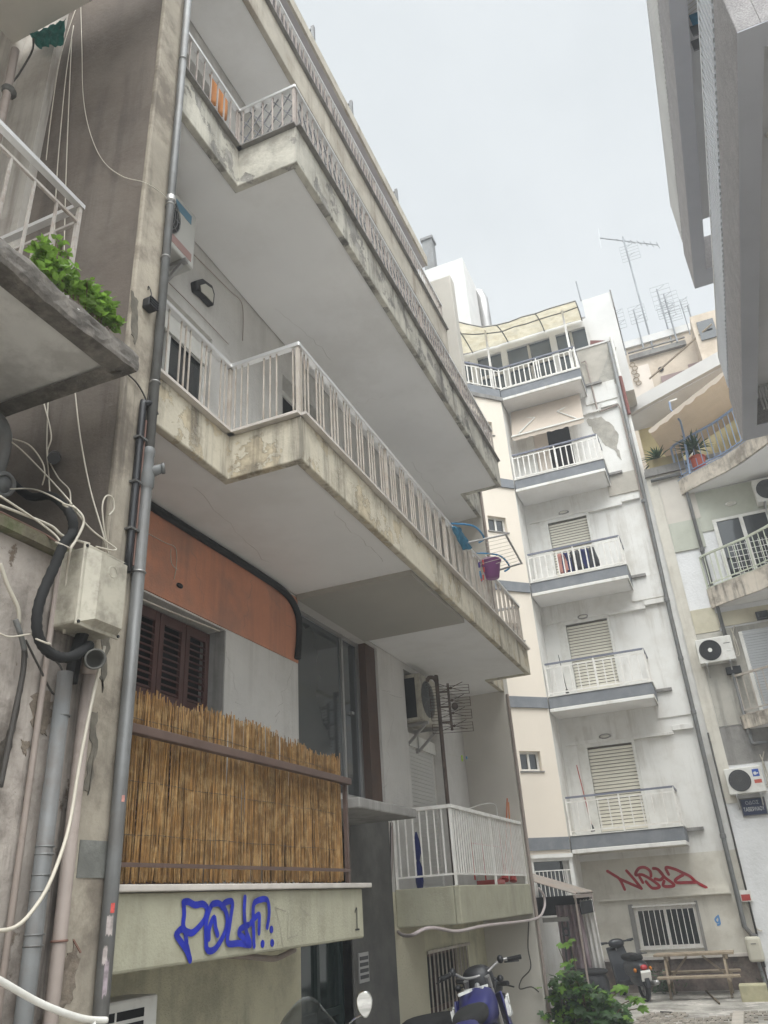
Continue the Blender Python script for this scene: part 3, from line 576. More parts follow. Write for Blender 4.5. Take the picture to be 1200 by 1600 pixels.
for i, z in enumerate(FL):
    f = MB(); f.box(0, .05, .02, 7.2, z-.26, z); f.xform(WM).build('string_course', band, bk)
    # balcony
    x0, x1 = -3.47, -1.03 - (.1 if i == 4 else 0)
    s = MB(); s.box(x0, x1-.03, YF+.05, YB, z-.36, z-.03); b = s.build('balcony', soffit if i else backlow, bk)
    s = MB(); s.box(x0, x1, YF, YF+.05, z-.27, z); s.box(x1-.05, x1, YF+.05, YB, z-.27, z)
    s.build('fascia', band, b, bevel=.006)
    s = MB(); s.box(x0, x1-.01, YF-.01, YF+.06, z-.36, z-.275); s.box(x1-.06, x1-.008, YF+.06, YB, z-.36, z-.275); s.build('drip_edge', backw, b, bevel=.01)
    s = MB(); s.box(x0, x1+.02, YF-.02, YF+.1, z+.002, z+.025); s.box(x1-.08, x1+.02, YF+.1, YB, z+.002, z+.025); s.build('coping', whitep, b)
    r = MB(); h = MB(); zt = z+.82; P = [(x0+.03, YF+.06), (x1-.05, YF+.06), (x1-.05, YB)]
    if i == 4: P = [(-5.5, YF+.06-2.0)]+P
    for (a, c), (d, e) in zip(P, P[1:]):
        A, B = V(a, c, 0), V(d, e, 0); L = (B-A).length; dd = (B-A)/L; st = (.235, .2, .15, .15, .15)[i]
        h.bar(A+V(0,0,zt), B+V(0,0,zt), .05, .04); r.bar(A+V(0,0,zt-.1), B+V(0,0,zt-.1), .02, .025); r.bar(A+V(0,0,z+.1), B+V(0,0,z+.1), .02, .03)
        t = 0 if (a, c) == P[0] else st
        while t <= L+.01: 
            wd = .03 if i > 1 else .022
            r.bar(A+dd*t+V(0,0,z+.1), A+dd*t+V(0,0,zt-.1), wd, wd); t += st
        for t in ((0, L/2, L) if (a, c) == P[0] else (L/2, L)): r.bar(A+dd*t+V(0,0,z), A+dd*t+V(0,0,zt), .035, .035)
    r.build('railing', railw, b); h.build('handrail', railblue, b)
    if i < 4:
        f = MB(); f.box(-3.12, -2.9, YB-.03, YB+.05, z+.05, z+2.1); f.box(-1.84, -1.77, YB-.03, YB+.05, z+.05, z+2.1); f.box(-2.9, -1.84, YB-.028, YB+.05, z+2.0, z+2.1)
        d = f.build('balcony_door', whitep, bk)
        if i == 3:
            g = MB(); g.box(-2.9, -1.84, YB+.2, YB+.22, z+.08, z+2.0); g.build('pane', dark, d)
            g = MB(); g.box(-2.93, -2.5, YB+.02, YB+.06, z+.05, z+1.98); g.build('door_leaf', backp, d)
        else:
            g = MB(); zz = z+.1
            while zz < z+1.97: g.obox((-2.37, YB+.045, zz+.03), (.53, 0, 0), (0, .012, .006), (0, -.003, .027)); zz += .078
            g.build('roller_shutter', slat, d); g = MB(); g.box(-2.9, -1.84, YB+.08, YB+.09, z+.08, z+2); g.build('pane', mat('shutter_gap_brown', (.15,.13,.1), bump=0), d)
        f = MB(); f.box(-1.77, -.85, YB-.09, YB, z+2.05, z+2.11); f.box(-.85, -.38, YB-.09, YB, z+2.13, z+2.25); f.build('lintel_ledge', backw, bk, bevel=.006)
        f = MB(); f.box(-3.4, -1.77, YB-.05, YB, z+2.1, z+2.17); f.build('door_lintel', backw, bk)
    f = MB(); f.box(x1+.01, -.66, YB-.1, YB, z-.06, z+.01); f.build('slab_ledge', conc, bk)
    if i: f = MB(); f.box(x1-.1, -.32, YB-.035, YB, z-.66, z-.04); f.build('slab_band', backw if i != 3 else patch, bk)
f = MB(); f.box(-3.2, -.42, YB-.07, YB, 1.78, 1.9); f.box(-3.2, -.42, YB-.12, YB-.07, 1.78, 1.81); f.build('string_course', backlow, bk)
# flaked plaster patches of the upper wall
def blob(pts, y, m, parent, name, th=.006):
    b = MB(); b.prism(pts, (0, -th, 0)); return b.build(name, m, parent)
def jag(ox, oy, sc, pts, y, seed=1, amp=2.):
    rj = random.Random(seed); out = []; n = len(pts)
    for i in range(n):
        a, b = pts[i], pts[(i+1) % n]
        for k in range(5):
            t = k/5; out.append(at(ox+(a[0]+(b[0]-a[0])*t+rj.uniform(-amp, amp))/sc, oy+(a[1]+(b[1]-a[1])*t+rj.uniform(-amp, amp))/sc, 'y', y))
    return out
flk = mat('bare_render', (.36,.34,.3), var=.18, vs=5, bump=.5, bs=30, stain=(.26,.24,.2), samt=.5, ss=6)
blob(jag(660, 350, 3.53, [(900,1080),(985,1065),(1050,1110),(1085,1165),(1070,1220),(1100,1300),(1085,1290),(1050,1240),(1000,1215),(950,1150)], YB-.001, 2, 5), YB, flk, bk, 'flaked_patch')
blob(jag(660, 350, 3.53, [(1030,690),(1065,680),(1060,790),(1070,860),(1010,900),(930,915),(975,850),(1000,800)], YB-.001, 3, 5), YB, flk, bk, 'flaked_patch')
# ground-floor barred window
f = MB()
for x in (-2.47, -1.85, -1.22): f.box(x-.03, x+.03, YB+.05, YB+.11, .8, 1.6)
for z in (.83, 1.57): f.box(-2.47, -1.22, YB+.052, YB+.108, z-.03, z+.03)
gw = f.build('barred_window', railw, bk); f = MB(); f.box(-2.49, -1.2, YB+.12, YB+.13, .8, 1.6); f.build('pane', glassd, gw); f = MB(); x = -2.42
while x < -1.2: f.bar((x, YB-.03, .78), (x, YB-.03, 1.63), .016, .016); x += .118
f.bar((-2.52, YB-.03, .8), (-1.17, YB-.03, .8), .02, .02); f.bar((-2.52, YB-.03, 1.63), (-1.17, YB-.03, 1.63), .035, .035); f.build('window_grille', railw, gw)
for xa, xb in ((-2.6, -2.5), (-1.19, -1.13)): f = MB(); f.box(xa, xb, YB-.04, YB, .7, 1.68); f.build('window_surround', conc, gw)
strokes([[(65,150),(130,190),(200,240),(255,350)], [(200,235),(300,280),(440,340)], [(440,340),(360,240),(275,145)], [(420,215),(455,275)],
  [(545,205),(535,150),(480,110),(410,120),(375,190),(450,190),(560,250),(640,320),(560,335),(490,265)], [(570,120),(620,130),(680,200),(650,245),(590,235)], [(640,150),(700,220),(800,300),(740,320),(680,310),(690,260)],
  [(740,185),(710,110),(800,125),(900,170),(980,210),(1040,265),(1155,330)], [(900,190),(820,240),(830,275),(940,275),(1035,272)]], 940, 1340, 7.06, 'y', YB-.004, .062, (0, -1, 0), spray_r, bk, 'red_graffiti')
strokes([[(330,790),(300,840),(340,890),(370,850),(350,770)], [(370,840),(380,910),(345,930)]], 1090, 1360, 10.9, 'y', YB-.004, .035, (0, -1, 0), spray_lb, bk, 'blue_tag')
# penthouse
w = MB(); wally(w, 20.62, 20.8, -6.5, -.72, 15.1, 18.15, [(-5.9, -4.6, 16.1, 17.85), (-4.35, -3.55, 16.1, 17.85), (-3.35, -1.95, 16.1, 17.85), (-1.75, -.82, 16.1, 17.85)]); ph = w.build('penthouse_wall', palec, bk)
for a, c in ((-5.9, -4.6), (-4.35, -3.55), (-3.35, -1.95), (-1.75, -.82)):
    g = MB(); g.box(a, c, 20.72, 20.73, 16.1, 17.85); o = g.build('penthouse_window', mat('glass_penthouse', (.05,.07,.09), rough=.05, bump=0, spec=.9), bk); g = MB(); g.box(a, c, 20.66, 20.7, 17.0, 17.12); g.box((a+c)/2-.04, (a+c)/2+.04, 20.66, 20.705, 16.1, 17.85); g.build('frame', steel, o)
w = MB(); w.box(-.72, .16, 20.6, 23, 15.1, 18.85); w.build('stair_tower', palec, bk)
w = MB(); w.box(.16, .2, 20.58, 23, 18.2, 18.9); w.box(-6.5, -.74, 20.62, 23, 18.16, 18.22); w.build('penthouse_roof', conc, bk)
w = MB(); w.bar((-3.68, 19.25, 15.28), (-3.68, 19.25, 17.75), .06, .06); w.build('terrace_post', railw, bk); w = MB(); w.bar((-1.3, 19.25, 15.28), (-1.3, 19.25, 17.6), .06, .06); w.build('terrace_post', railw, bk)
w = MB(); w.box(-6.4, -4.55, 21.5, 24.2, 15.1, 23.2); w.build('lift_tower', palec, bk)
w = MB(); w.bar((-5.9, 22, 23.2), (-5.9, 22, 25.0), .4, .4, (0, 1, 0)); w.bar((-5.9, 22, 25.0), (-5.9, 22, 25.12), .5, .5, (0, 1, 0)); w.build('chimney', pipeg, bk)
w = MB(); w.tube([(-4.4, 23.4, 18), (-4.4, 23.4, 22.6), (-4.5, 23.4, 22.95), (-4.7, 23.4, 23.05)], .22, 14); w.build('flue_duct', steel, bk, smooth=True)
# wing roof parapet and railing remains
w = MB(); w.box(-.02, .06, -.05, 7.2, 14.9, 15.02); w.xform(WM); w.build('parapet_coping', conc, bk)
# yellow awning of the penthouse terrace
aw = T('awning', 'faded yellow awning on a pipe frame over the top floor terrace', 'awning', (-2.5, 19.7, 15.3))
a = MB(); n = 14
xs = [-.85-(5.6*k/n) for k in range(n+1)]
for k in range(n):
    for m_ in range(6):
        def pt(x, t): 
            bend = 0 if x > -3.5 else (x+3.5)*.9
            return V(x, 20.58-(1.72)*t+bend*t, 18.12-.5*t*t-.1*t+.02*math.sin(x*9+t*5)+(0 if x > -4.2 else (-4.2-x)*.12))
        t0, t1 = m_/6, (m_+1)/6
        a.add([pt(xs[k], t0), pt(xs[k+1], t0), pt(xs[k+1], t1), pt(xs[k], t1)], [(0, 1, 2, 3)])
a.build('canvas', awny, aw, recalc=False)
a = MB()
for k in (0, 3, 6, 9, 12): a.tube([pt(xs[k], t/6)+V(0, 0, -.03) for t in range(7)], .02, 6)
for t in (.5, 1.0): a.tube([pt(x, t)+V(0, 0, -.03) for x in xs], .02, 6)
a.build('frame', pipeg, aw)
# peach awning, third balcony from the top
aw = T('awning', 'peach awning with folding arms over the balcony with the dark open doorway', 'awning', (-2.5, 19.9, 15.1))
a = MB(); a.bar((-3.4, 19.82, 14.86), (-1.3, 19.82, 14.86), .12, .09); a.build('roller', whitep, aw)
a = MB(); n = 20; P0, P1 = [], []
for k in range(n+1):
    x = -3.38+2.05*k/n; P0.append(V(x, 19.76, 14.9)); P1.append(V(x, 19.3, 13.78))
for k in range(n): a.poly(P0[k], P0[k+1], P1[k+1], P1[k])
for k in range(n):
    z = lambda j: -.12-.035*abs(math.sin(j*PI/2.5))
    a.poly(P1[k], P1[k+1], P1[k+1]+V(0, -.005, z(k+1)), P1[k]+V(0, -.005, z(k)))
a.build('canvas', awnc, aw, recalc=False)
a = MB()
for x, s_ in ((-3.3, 1), (-1.4, -1)):
    a.tube([(x, 19.78, 14.7), (x+.62*s_, 19.5, 14.35), (x+.12*s_, 19.3, 13.84)], .022, 6)
a.bar((-3.4, 19.29, 13.79), (-1.32, 19.29, 13.79), .04, .04); a.build('folding_arm', whitep, aw)
# ================================================================ RIGHT GREY BUILDING
rb = T('apartment_building', 'grey clad building on the right with long corrugated balcony parapets overhead', 'apartment building', (3, 6, .4))
X = 1.43
w = MB(); wallx(w, 2.9, 3.2, 4.3, 11.6, -.3, 16, [(y, y+1.6, z, z+1.9) for y in (5, 8.5) for z in (3.4, 6.2)]); w.build('wall', cladl, rb)
for y in (5, 8.5):
    for z in (3.4, 6.2): window_x(3.0, y, y+1.6, z, z+1.9, 2, parent=rb)
w = MB(); w.box(3.0, 9, 11.5, 11.7, -.3, 16); w.box(3, 9, 4.5, 11.5, 16, 16.2); w.box(8.8, 9, 4.5, 11.5, -.3, 16); w.box(3.0, 8.8, 4.35, 4.5, -.3, 16); w.build('end_wall', cladf, rb)
for zb, y0, nm in ((8.0, 4.75, 'lower'), (11.05, 4.6, 'upper')):
    ft = zb+.79; st = zb+1.42 if zb < 9 else zb+1.74
    f = MB()
    # frame of beams: outer beam, end beam, near beam, inner slab
    f.box(X, X+.18, y0, 11.65, zb, ft); b = f.build('balcony_beam', cladf, rb, bevel=.01)
    f = MB(); f.box(X+.002, X+.2, y0+.002, 11.648, zb-.012, zb-.001); f.box(X+.2, 2.9, 11.25, 11.648, zb-.012, zb-.001); f.box(X+.2, 2.9, y0+.002, y0+.22, zb-.012, zb-.001)
    f.build('beam_soffit', cladd, b)
    f = MB(); f.box(X+.18, 2.9, 11.27, 11.64, zb, ft-.1); f.build('cross_beam', cladf, b); f = MB(); f.box(X+.18, 2.9, y0, y0+.22, zb, ft-.1); f.build('cross_beam', cladf, b)
    f = MB(); f.box(X+.182, 2.9, y0+.222, 10.55 if zb > 9 else 11.25, zb+.42, zb+.62); f.build('balcony_slab', cladl, b)
    f = MB(); n = 170; ys = [y0-.02+(11.45-y0)*k/n for k in range(n+1)]
    if zb < 9: ys = [4.3+(11.46-4.3)*k/150 for k in range(151)]
    for k in range(len(ys)-1):
        a_, c_ = ys[k], ys[k+1]; m_ = (a_+c_)/2; d_ = .018 if k % 2 else 0
        f.box(X+.02-d_, X+.05, a_, c_, ft+.07, st)
    f.build('parapet_sheet', sheet if zb < 9 else palec, b)
    f = MB(); f.box(X+.06, X+.12, min(ys), 11.45, ft-.02, ft+.1); f.build('parapet_gap', cladd, b)
    f = MB(); f.bar((X+.035, min(ys), st+.02), (X+.035, 11.46, st+.02), .07, .04); f.build('parapet_cap', railcap, b)
f = MB()
for k in range(26): f.box(1.72+k*.045, 1.745+k*.045, 10.86, 10.9, 8.02, 8.4)
f.bar((1.65, 10.88, 8.4), (2.9, 10.88, 8.4), .03, .03); f.build('vent_grille', railcap, rb)
f = MB(); f.bar((1.75, 6.2, 8.3), (2.9, 5.9, 8.9), .035, .035); f.bar((1.75, 6.6, 8.1), (2.9, 6.3, 8.7), .035, .035); f.build('stair_rail', railw, rb)
f = MB(); f.tube([(2.1, 6.9, 11.44), (2.1, 6.9, 11.1)], .012, 6)
ln = T('laundry_line', 'washing line with dark pegged cloths under the upper right parapet', 'laundry line', (1.8, 8, 11))
f = MB()
for k in range(7): f.tube([(1.68, 6.6+k*.06, 11.4), (2.6, 6.2+k*.06, 11.36)], .004, 4)
f.build('line', cablew, ln)
f = MB(); f.box(1.62, 1.66, 6.1, 7.1, 11.32, 11.45); f.build('bracket', pipeg, ln)
for k, (y, m_) in enumerate(((6.95, cyan), (7.1, lattm), (7.3, lattm))):
    f = MB(); f.box(1.7, 1.84, y, y+.02, 11.2, 11.38); f.build('cloth', m_, ln)
# ================================================================ RIGHT BACK BUILDING with bowed balconies
cb = T('apartment_building', 'pale building behind the grey one with bowed balconies and green and yellow wall panels', 'apartment building', (2, 20.3, 0))
YR = 20.0
w = MB(); w.box(-.1, 7, YR, YR+.4, -.3, 5.42); lw = w.build('lower_wall', rblk, cb)
w = MB(); w.box(-.1, 7, YR+.01, YR+.4, 5.42, 12.0); w.build('wall', rblk, cb)
def panel(x0, x1, z0, z1, m, nm, th=.03): 
    p = MB(); p.box(x0, x1, YR-th, YR+.005, z0, z1); return p.build(nm, m, cb)
panel(-.1, .16, 3.55, 12.0, backlow, 'edge_strip', .02)
panel(.165, .92, 9.6, 10.4, rgreen, 'green_panel'); panel(.165, .98, 10.4, 11.9, rpink, 'peach_panel'); panel(.925, 7, 10.0, 11.1, rgreen, 'green_panel', .02)
panel(.165, .72, 7.42, 8.02, ryel, 'yellow_panel'); panel(.725, 7, 7.5, 7.85, ryel, 'yellow_panel', .02)
panel(.165, .8, 5.2, 7.4, rgrey, 'weathered_panel'); panel(.805, 7, 5.4, 7.45, rgrey, 'weathered_panel', .01)
panel(-.1, 7, 4.35, 5.18, conc, 'grey_band', .015); 
arc = [(.7, 20.0), (.8, 19.85), (1.05, 19.68), (1.4, 19.45), (1.8, 19.2), (2.2, 18.82), (2.6, 18.35), (3.0, 17.9), (3.5, 17.6), (4.2, 17.45), (6.8, 17.45)]
for z, fh, rm, rt in ((11.55, .42, blueR, 1.02), (8.48, .5, greenR, .85), (5.37, .3, railp, .9)):
    pts = [(x, y, z-fh) for x, y in arc]+[(6.8, 20.0, z-fh)]
    s = MB(); s.prism([V(*p)+V(.04, 0, 0) for p in pts], (0, 0, fh-.05)); b = s.build('balcony', soffit, cb)
    s = MB()
    for (a, c), (d, e) in zip(arc, arc[1:]):
        n_ = V(e-c, -(d-a), 0).normalized()*-1; n_ = V(-(e-c)*-1, (d-a)*-1, 0).normalized()
        nn = V((e-c), -(d-a), 0).normalized(); p0, p1 = V(a, c, 0), V(d, e, 0)
        s.prism([p0+V(0,0,z-fh), p1+V(0,0,z-fh), p1+nn*.05+V(0,0,z-fh), p0+nn*.05+V(0,0,z-fh)], (0, 0, fh))
    s.build('fascia', mat('bow_fascia', (.58,.52,.44), var=.1, vs=2, stain=(.15,.125,.1), samt=.75, ss=1.7, streak=.8, bump=.3), b)
    s = MB(); h = MB(); P = [V(x, y, 0) for x, y in arc]
    tot = 0
    for p0, p1 in zip(P, P[1:]):
        L = (p1-p0).length; d = (p1-p0)/L; h.bar(p0+V(0,0,z+rt), p1+V(0,0,z+rt), .05, .045); s.bar(p0+V(0,0,z+.1), p1+V(0,0,z+.1), .025, .025)
        s.bar(p0+V(0,0,z), p1+V(0,0,z), .11, .02)
        t = (-tot) % .17
        while t < L: s.bar(p0+d*t+V(0,0,z+.1), p0+d*t+V(0,0,z+rt), .021, .021); t += .17
        tot += L
    if z > 8.4 and z < 9:
        for k in range(0, len(P)-1, 2): s.bar(P[k]+V(0,0,z), P[k]+V(0,0,z+rt), .03, .03)
        g_ = MB()
        for p0, p1 in zip(P, P[1:]):
            g_.bar(p0+V(.02,0,z+rt*.55), p1+V(.02,0,z+rt*.55), .01, rt*.85)
        0 and g_.build('parapet_panel', mat('panel_milky', (.55,.56,.53), rough=.3, bump=0), b)
    s.bar(P[0]+V(0,0,z), P[0]+V(0,0,z+rt), .05, .05); s.build('railing', rm, b); h.build('handrail', rm, b)
def window_y(y, x0, x1, z0, z1, n, parent, gm, nm='window', roll=None):
    f = MB()
    for k in range(n+1):
        x = x0+(x1-x0)*k/n; f.box(x-.045, x+.045, y-.07, y-.005, z0, z1)
    f.box(x0, x1, y-.068, y-.007, z0, z0+.07); f.box(x0, x1, y-.068, y-.007, z1-.07, z1)
    o = f.build(nm, whitep, parent); g_ = MB(); g_.box(x0+.02, x1-.02, y-.035, y-.03, z0, z1); g_.build('pane', gm, o)
    if roll:
        g_ = MB(); z = z0
        while z < z1-.01: g_.obox(((x0+x1)/2, y-.06, z+.03), ((x1-x0)/2-.03, 0, 0), (0, .012, .006), (0, -.003, .026)); z += .062
        g_.build('roller_shutter', roll, o)
    return o
window_y(YR, 1.25, 2.5, 8.5, 10.25, 2, cb, glassd); 
wg = MB()
for k in range(11): wg.bar((1.5+k*.1, YR-.12, 8.5), (1.5+k*.1, YR-.12, 9.5), .01, .01)
for k in range(7): wg.bar((1.4, YR-.12, 8.55+k*.15), (2.6, YR-.12, 8.55+k*.15), .01, .01)
wg.build('door_grille', railw, cb)
window_y(YR, 1.15, 2.6, 5.45, 7.3, 1, cb, dark, 'balcony_door', slatg)
s = MB(); s.box(-.1, 6, YR-.06, 22, 12.0, 12.1); s.box(-.12, .95, YR-.1, YR, 11.85, 12.0); s.build('terrace_slab', conc, cb)
s = MB(); s.box(0, 6, 22.3, 22.6, 12.1, 14.9); s.build('terrace_back_wall', mat('terrace_yellow', (.52,.44,.24), var=.12, bump=.1), cb)
s = MB(); s.box(1.3, 1.42, 22.25, 22.3, 12.1, 14.6); s.build('door_frame', whitep, cb)
# big sloping pale roof slab above the terrace
s = MB(); s.prism([(-.15, 22.3, 14.72), (-.15, 21.6, 14.9), (4.2, 19.9, 15.25), (6, 19.9, 15.25), (6, 23, 14.72)], (0, 0, .42)); rs = s.build('roof_slab', palec, cb)
s = MB(); s.prism([(-.15, 22.28, 14.68), (-.14, 21.7, 14.84), (4.2, 20.05, 15.19), (6, 20.05, 15.19), (6, 23, 14.68)], (0, 0, .03)); s.build('roof_soffit', cladl, rs)
# ---- ochre buildings further behind
oc = T('apartment_building', 'ochre rooftop house far behind with antennas along its roof', 'apartment building', (2, 26.5, 0))
s = MB(); s.box(-.5, 7, 26, 30, 0, 20.35); s.build('wall', ochre, oc)
s = MB(); s.box(-.6, 3.0, 25.9, 30, 20.35, 20.65); s.build('roof_edge', palec, oc)
s = MB(); s.box(.3, 2.35, 25.85, 26, 19.75, 19.95); s.box(.3, 2.35, 25.8, 25.86, 20.02, 20.07); s.build('gutter', conc, oc)
s = MB(); s.box(2.6, 7, 24.8, 26, 0, 20.1); ob = s.build('side_block', ochre, oc)
s = MB(); s.box(2.75, 3.3, 24.74, 24.79, 18.95, 19.75); s.build('window', glassd, ob)
s = MB(); s.box(1.2, 2.1, 25.9, 25.98, 17.4, 18.7); s.box(2.2, 2.6, 25.92, 25.98, 17.9, 18.9); s.build('brick_patch', mauve, oc)
s = MB(); s.bar((.8, 25.7, 18.6), (3.2, 24.6, 19.4), .05, .05); s.build('awning_bar', wood, oc)
s = MB(); s.disc((1.28, 25.98, 19.05), .1, (0, -1, 0), .03); s.build('wall_vent', dark, oc)
s = MB(); s.box(-.3, .9, 25.9, 25.99, 18.1, 19.4); s.build('plaster_panel', backp, oc)
s = MB()
for k in range(6): s.ring((.35+(k % 2)*.06, 25.85, 19.5-k*.17), .09, .02, (0, -1, 0), 12, 5)
s.build('hanging_ornament', wood, oc)
# ================================================================ REED SCREEN
rs_ = T('reed_screen', 'dry reed screen tied to the brown railing above the blue graffiti', 'reed screen', (-2.8, 4.6, 2.17))
rr = random.Random(11)
for layer, (x, st) in enumerate(((-2.835, .0066), (-2.85, .0085))):
    f = MB(); y = 3.26
    while y < 5.93:
        prof = 3.12 + .025*math.sin(y*3.1) + .012*math.sin(y*11) - .02*(y-4.5)
        top = prof + rr.gauss(0, .016); bot = 2.172 + rr.random()*.02
        dx, dy = rr.gauss(0, .003), rr.gauss(0, .012); r0 = .0026+rr.random()*.0024
        m_ = .5*(top+bot); xo = rr.gauss(0, .004)
        f.tube([(x+xo, y-dy, bot), (x+xo+dx, y+rr.gauss(0, .003), m_), (x+xo+rr.gauss(0, .004), y+dy, top)], [r0, r0, r0*.7], 5)
        y += st*(.6+.8*rr.random())
    f.build('reed_layer', reedm, rs_)
f = MB()
for z in (2.4, 2.66, 2.98):
    f.tube([(-2.828+.002*math.sin(k), 3.27+k*.065, z-.003*math.sin(k*.7)) for k in range(40)], .0016, 4)
f.build('binding_wire', cabled, rs_)
f = MB()
for k in range(26):
    y = 3.4+rr.random()*2.4; z = 2.25+rr.random()*.5; f.tube([(-2.824, y, z), (-2.80-rr.random()*.01, y+rr.gauss(0, .03), z+.05+rr.random()*.06)], .0015, 4)
f.build('loose_straw', reedm, rs_)
# ================================================================ PIPES ON THE LEFT
BX, BY = -2.71, 3.193
dp = T('drainpipe', 'tall galvanised drainpipe running up the cream edge beside the stepped balconies', 'drainpipe', (-2.72, 3.2, .42))
px = lambda x, y, X=-2.70: at(x, y, 'x', X)
f = MB(); bx, by = BX, BY
f.tube([(bx, by, .42), (bx, by, 4.28)], .035, 16); f.tube([(bx, by, 4.5), (bx, by, 9.9)], .029, 16)
f.build('pipe', pipeg, dp, smooth=True)
f = MB(); f.lathe([(.035, 0), (.044, .02), (.044, .08), (.038, .14), (.031, .22), (.036, .23), (.036, .27), (.029, .28)], (bx, by, 4.24)); f.tube([(bx, by, 4.34), (bx+.03, by+.025, 4.37), (bx+.065, by+.05, 4.39)], [.034, .032, .027], 12); f.disc((bx+.062, by+.048, 4.388), .033, (.75, .6, .2), .018)
f.build('branch_joint', pipepv, dp, smooth=True)
f = MB()
for z in (3.72, 5.0, 6.05, 6.55, 8.2): f.ring((bx, by, z), .036 if z < 4.3 else .03, .005, (0, 0, 1)); f.box(bx-.08, bx-.04, by-.01, by+.01, z-.01, z+.01)
f.lathe([(.03, 0), (.037, .01), (.037, .05), (.03, .06)], (bx, by, 6.58)); f.build('clamp', steel, dp)
def wrap(z0, z1, a0, a1, m_, nm, jit=0):
    f = MB(); n = 6; f.add([(bx+.0362*math.cos(a0+(a1-a0)*k/n), by+.0362*math.sin(a0+(a1-a0)*k/n), zz+(rr.uniform(-jit, jit) if jit else 0)) for zz in (z0, z1) for k in range(n+1)], [(k, k+1, k+n+2, k+n+1) for k in range(n)]); return f.build(nm, m_, dp, recalc=False)
stk = mat('sticker_faded_red', (.42,.07,.06), bump=0, var=.35, vs=60); stp = mat('sticker_pink_pale', (.42,.2,.17), bump=0, var=.3, vs=60)
ppr = mat('paper_faded', (.33,.29,.275), bump=0, var=.3, vs=25)
wrap(2.52, 2.55, -.55, -.1, stp, 'sticker'); wrap(2.045, 2.085, -.75, -.25, stk, 'sticker')
wrap(1.955, 2.035, -1.1, -.3, ppr, 'paper_scrap', .006); wrap(1.845, 1.91, -1.25, -.7, ppr, 'paper_scrap', .01); wrap(1.72, 1.86, -.9, -.35, mat('paper_mauve', (.24,.2,.215), bump=0, var=.3, vs=30), 'paper_scrap', .012)
tp = T('conduit', 'dark cable conduit with bracket clipped to the cream edge beside the drainpipe joint', 'conduit', (-2.74, 3.12, 3.5))
f = MB(); f.tube(smooth_path([(-2.725, 3.12, 3.7), (-2.725, 3.12, 4.72), (-2.72, 3.13, 4.8), (-2.715, 3.18, 4.83), (-2.715, 3.23, 4.78)], 5), .021, 10); f.build('tube', blackp, tp, smooth=True)
f = MB(); f.tube([(-2.72, 3.155, 3.75), (-2.72, 3.155, 4.7)], .006, 6); f.build('earth_cable', cabler, tp)
for z in (3.95, 4.25, 4.55): f = MB(); f.box(-2.75, -2.7, 3.09, 3.165, z, z+.012); f.build('clip', pipeg, tp)
gc = T('conduit', 'thick grey conduit rising from the ground below the utility box', 'conduit', (-2.7, 2.75, .42))
f = MB(); f.tube([(-2.71, 2.76, .42), (-2.71, 2.75, 3.06)], .036, 14); f.build('tube', pipepv, gc, smooth=True)
for z in (2.86, 2.31, 2.28, 2.2, 2.14, 1.98, 1.94): f = MB(); f.ring((-2.71, 2.757, z), .0375, .004, (0, 0, 1), 20, 6); f.build('strap', pipeg, gc)
f = MB(); f.tube(smooth_path([(-2.72, 2.8, 3.02), (-2.71, 2.8, 3.15), (-2.7, 2.82, 3.27)], 5), .03, 10); f.build('black_sleeve', blackr, gc)
bc = T('vent_pipe', 'beige pipe with an open round mouth below the utility box', 'pipe', (-2.7, 2.92, .42))
f = MB(); f.tube([(-2.715, 2.905, .42), (-2.715, 2.905, 3.1)], .03, 14); f.lathe([(.03, 0), (.042, .01), (.042, .07), (.036, .1)], (-2.715, 2.905, 3.08)); f.build('tube', pipeb, bc, smooth=True)
f = MB(); f.lathe([(.042, -.05), (.047, -.02), (.049, .04), (.04, .04), (.036, -.03), (.0, -.03)], at(147, 1030, 'x', -2.6), (.75, -.6, -.25)); f.build('elbow_mouth', concdk, bc, smooth=True)
f = MB(); f.ring((-2.715, 2.905, 1.95), .032, .005, (0, 0, 1)); f.tube([(-2.69, 2.96, 1.95), (-2.68, 3.0, 1.9)], .005, 5); f.build('clamp', cabler, bc)
tc = T('conduit', 'thin beige conduit hugging the old wall left of the thick grey one', 'conduit', (-2.73, 2.64, .42))
f = MB(); f.tube([(-2.745, 2.655, .42), (-2.745, 2.66, 3.05), (-2.745, 2.665, 3.62)], .014, 10); f.build('tube', pipeb, tc, smooth=True)
# pipes at the far left under the neighbour balcony
ep = T('drainpipe', 'short grey waste pipe with elbow at the left edge under the small balcony', 'drainpipe', (-3.6, 2.6, 3.7))
f = MB(); f.tube(smooth_path([at(-45, 640, 'y', 2.7), at(-8, 655, 'y', 2.7), at(4, 680, 'y', 2.7), at(2, 705, 'y', 2.7), at(-10, 745, 'y', 2.7)], 5), .05, 14); f.build('bend', pipepv, ep, smooth=True)
f = MB(); a_ = at(-45, 758, 'y', 2.7); b_ = at(7, 757, 'y', 2.7); f.tube([a_, b_], .06, 14); f.ring(b_, .06, .014, b_-a_, 20, 6); f.build('socket', pipepv, ep, smooth=True)
np_ = T('drainpipe', 'thin pale pipe on the upper wall of the old house at the top left corner', 'drainpipe', (-3.72, 2.3, 5))
f = MB(); f.tube([at(24, 78, 'x', -3.74), at(6, 170, 'x', -3.74), at(-14, 260, 'x', -3.74)], .03, 10); f.build('tube', pipeb, np_, smooth=True)
f = MB(); f.ell(at(14, 143, 'x', -3.74), (.05, .06, .05), 10, 6); f.build('joint', concdk, np_)
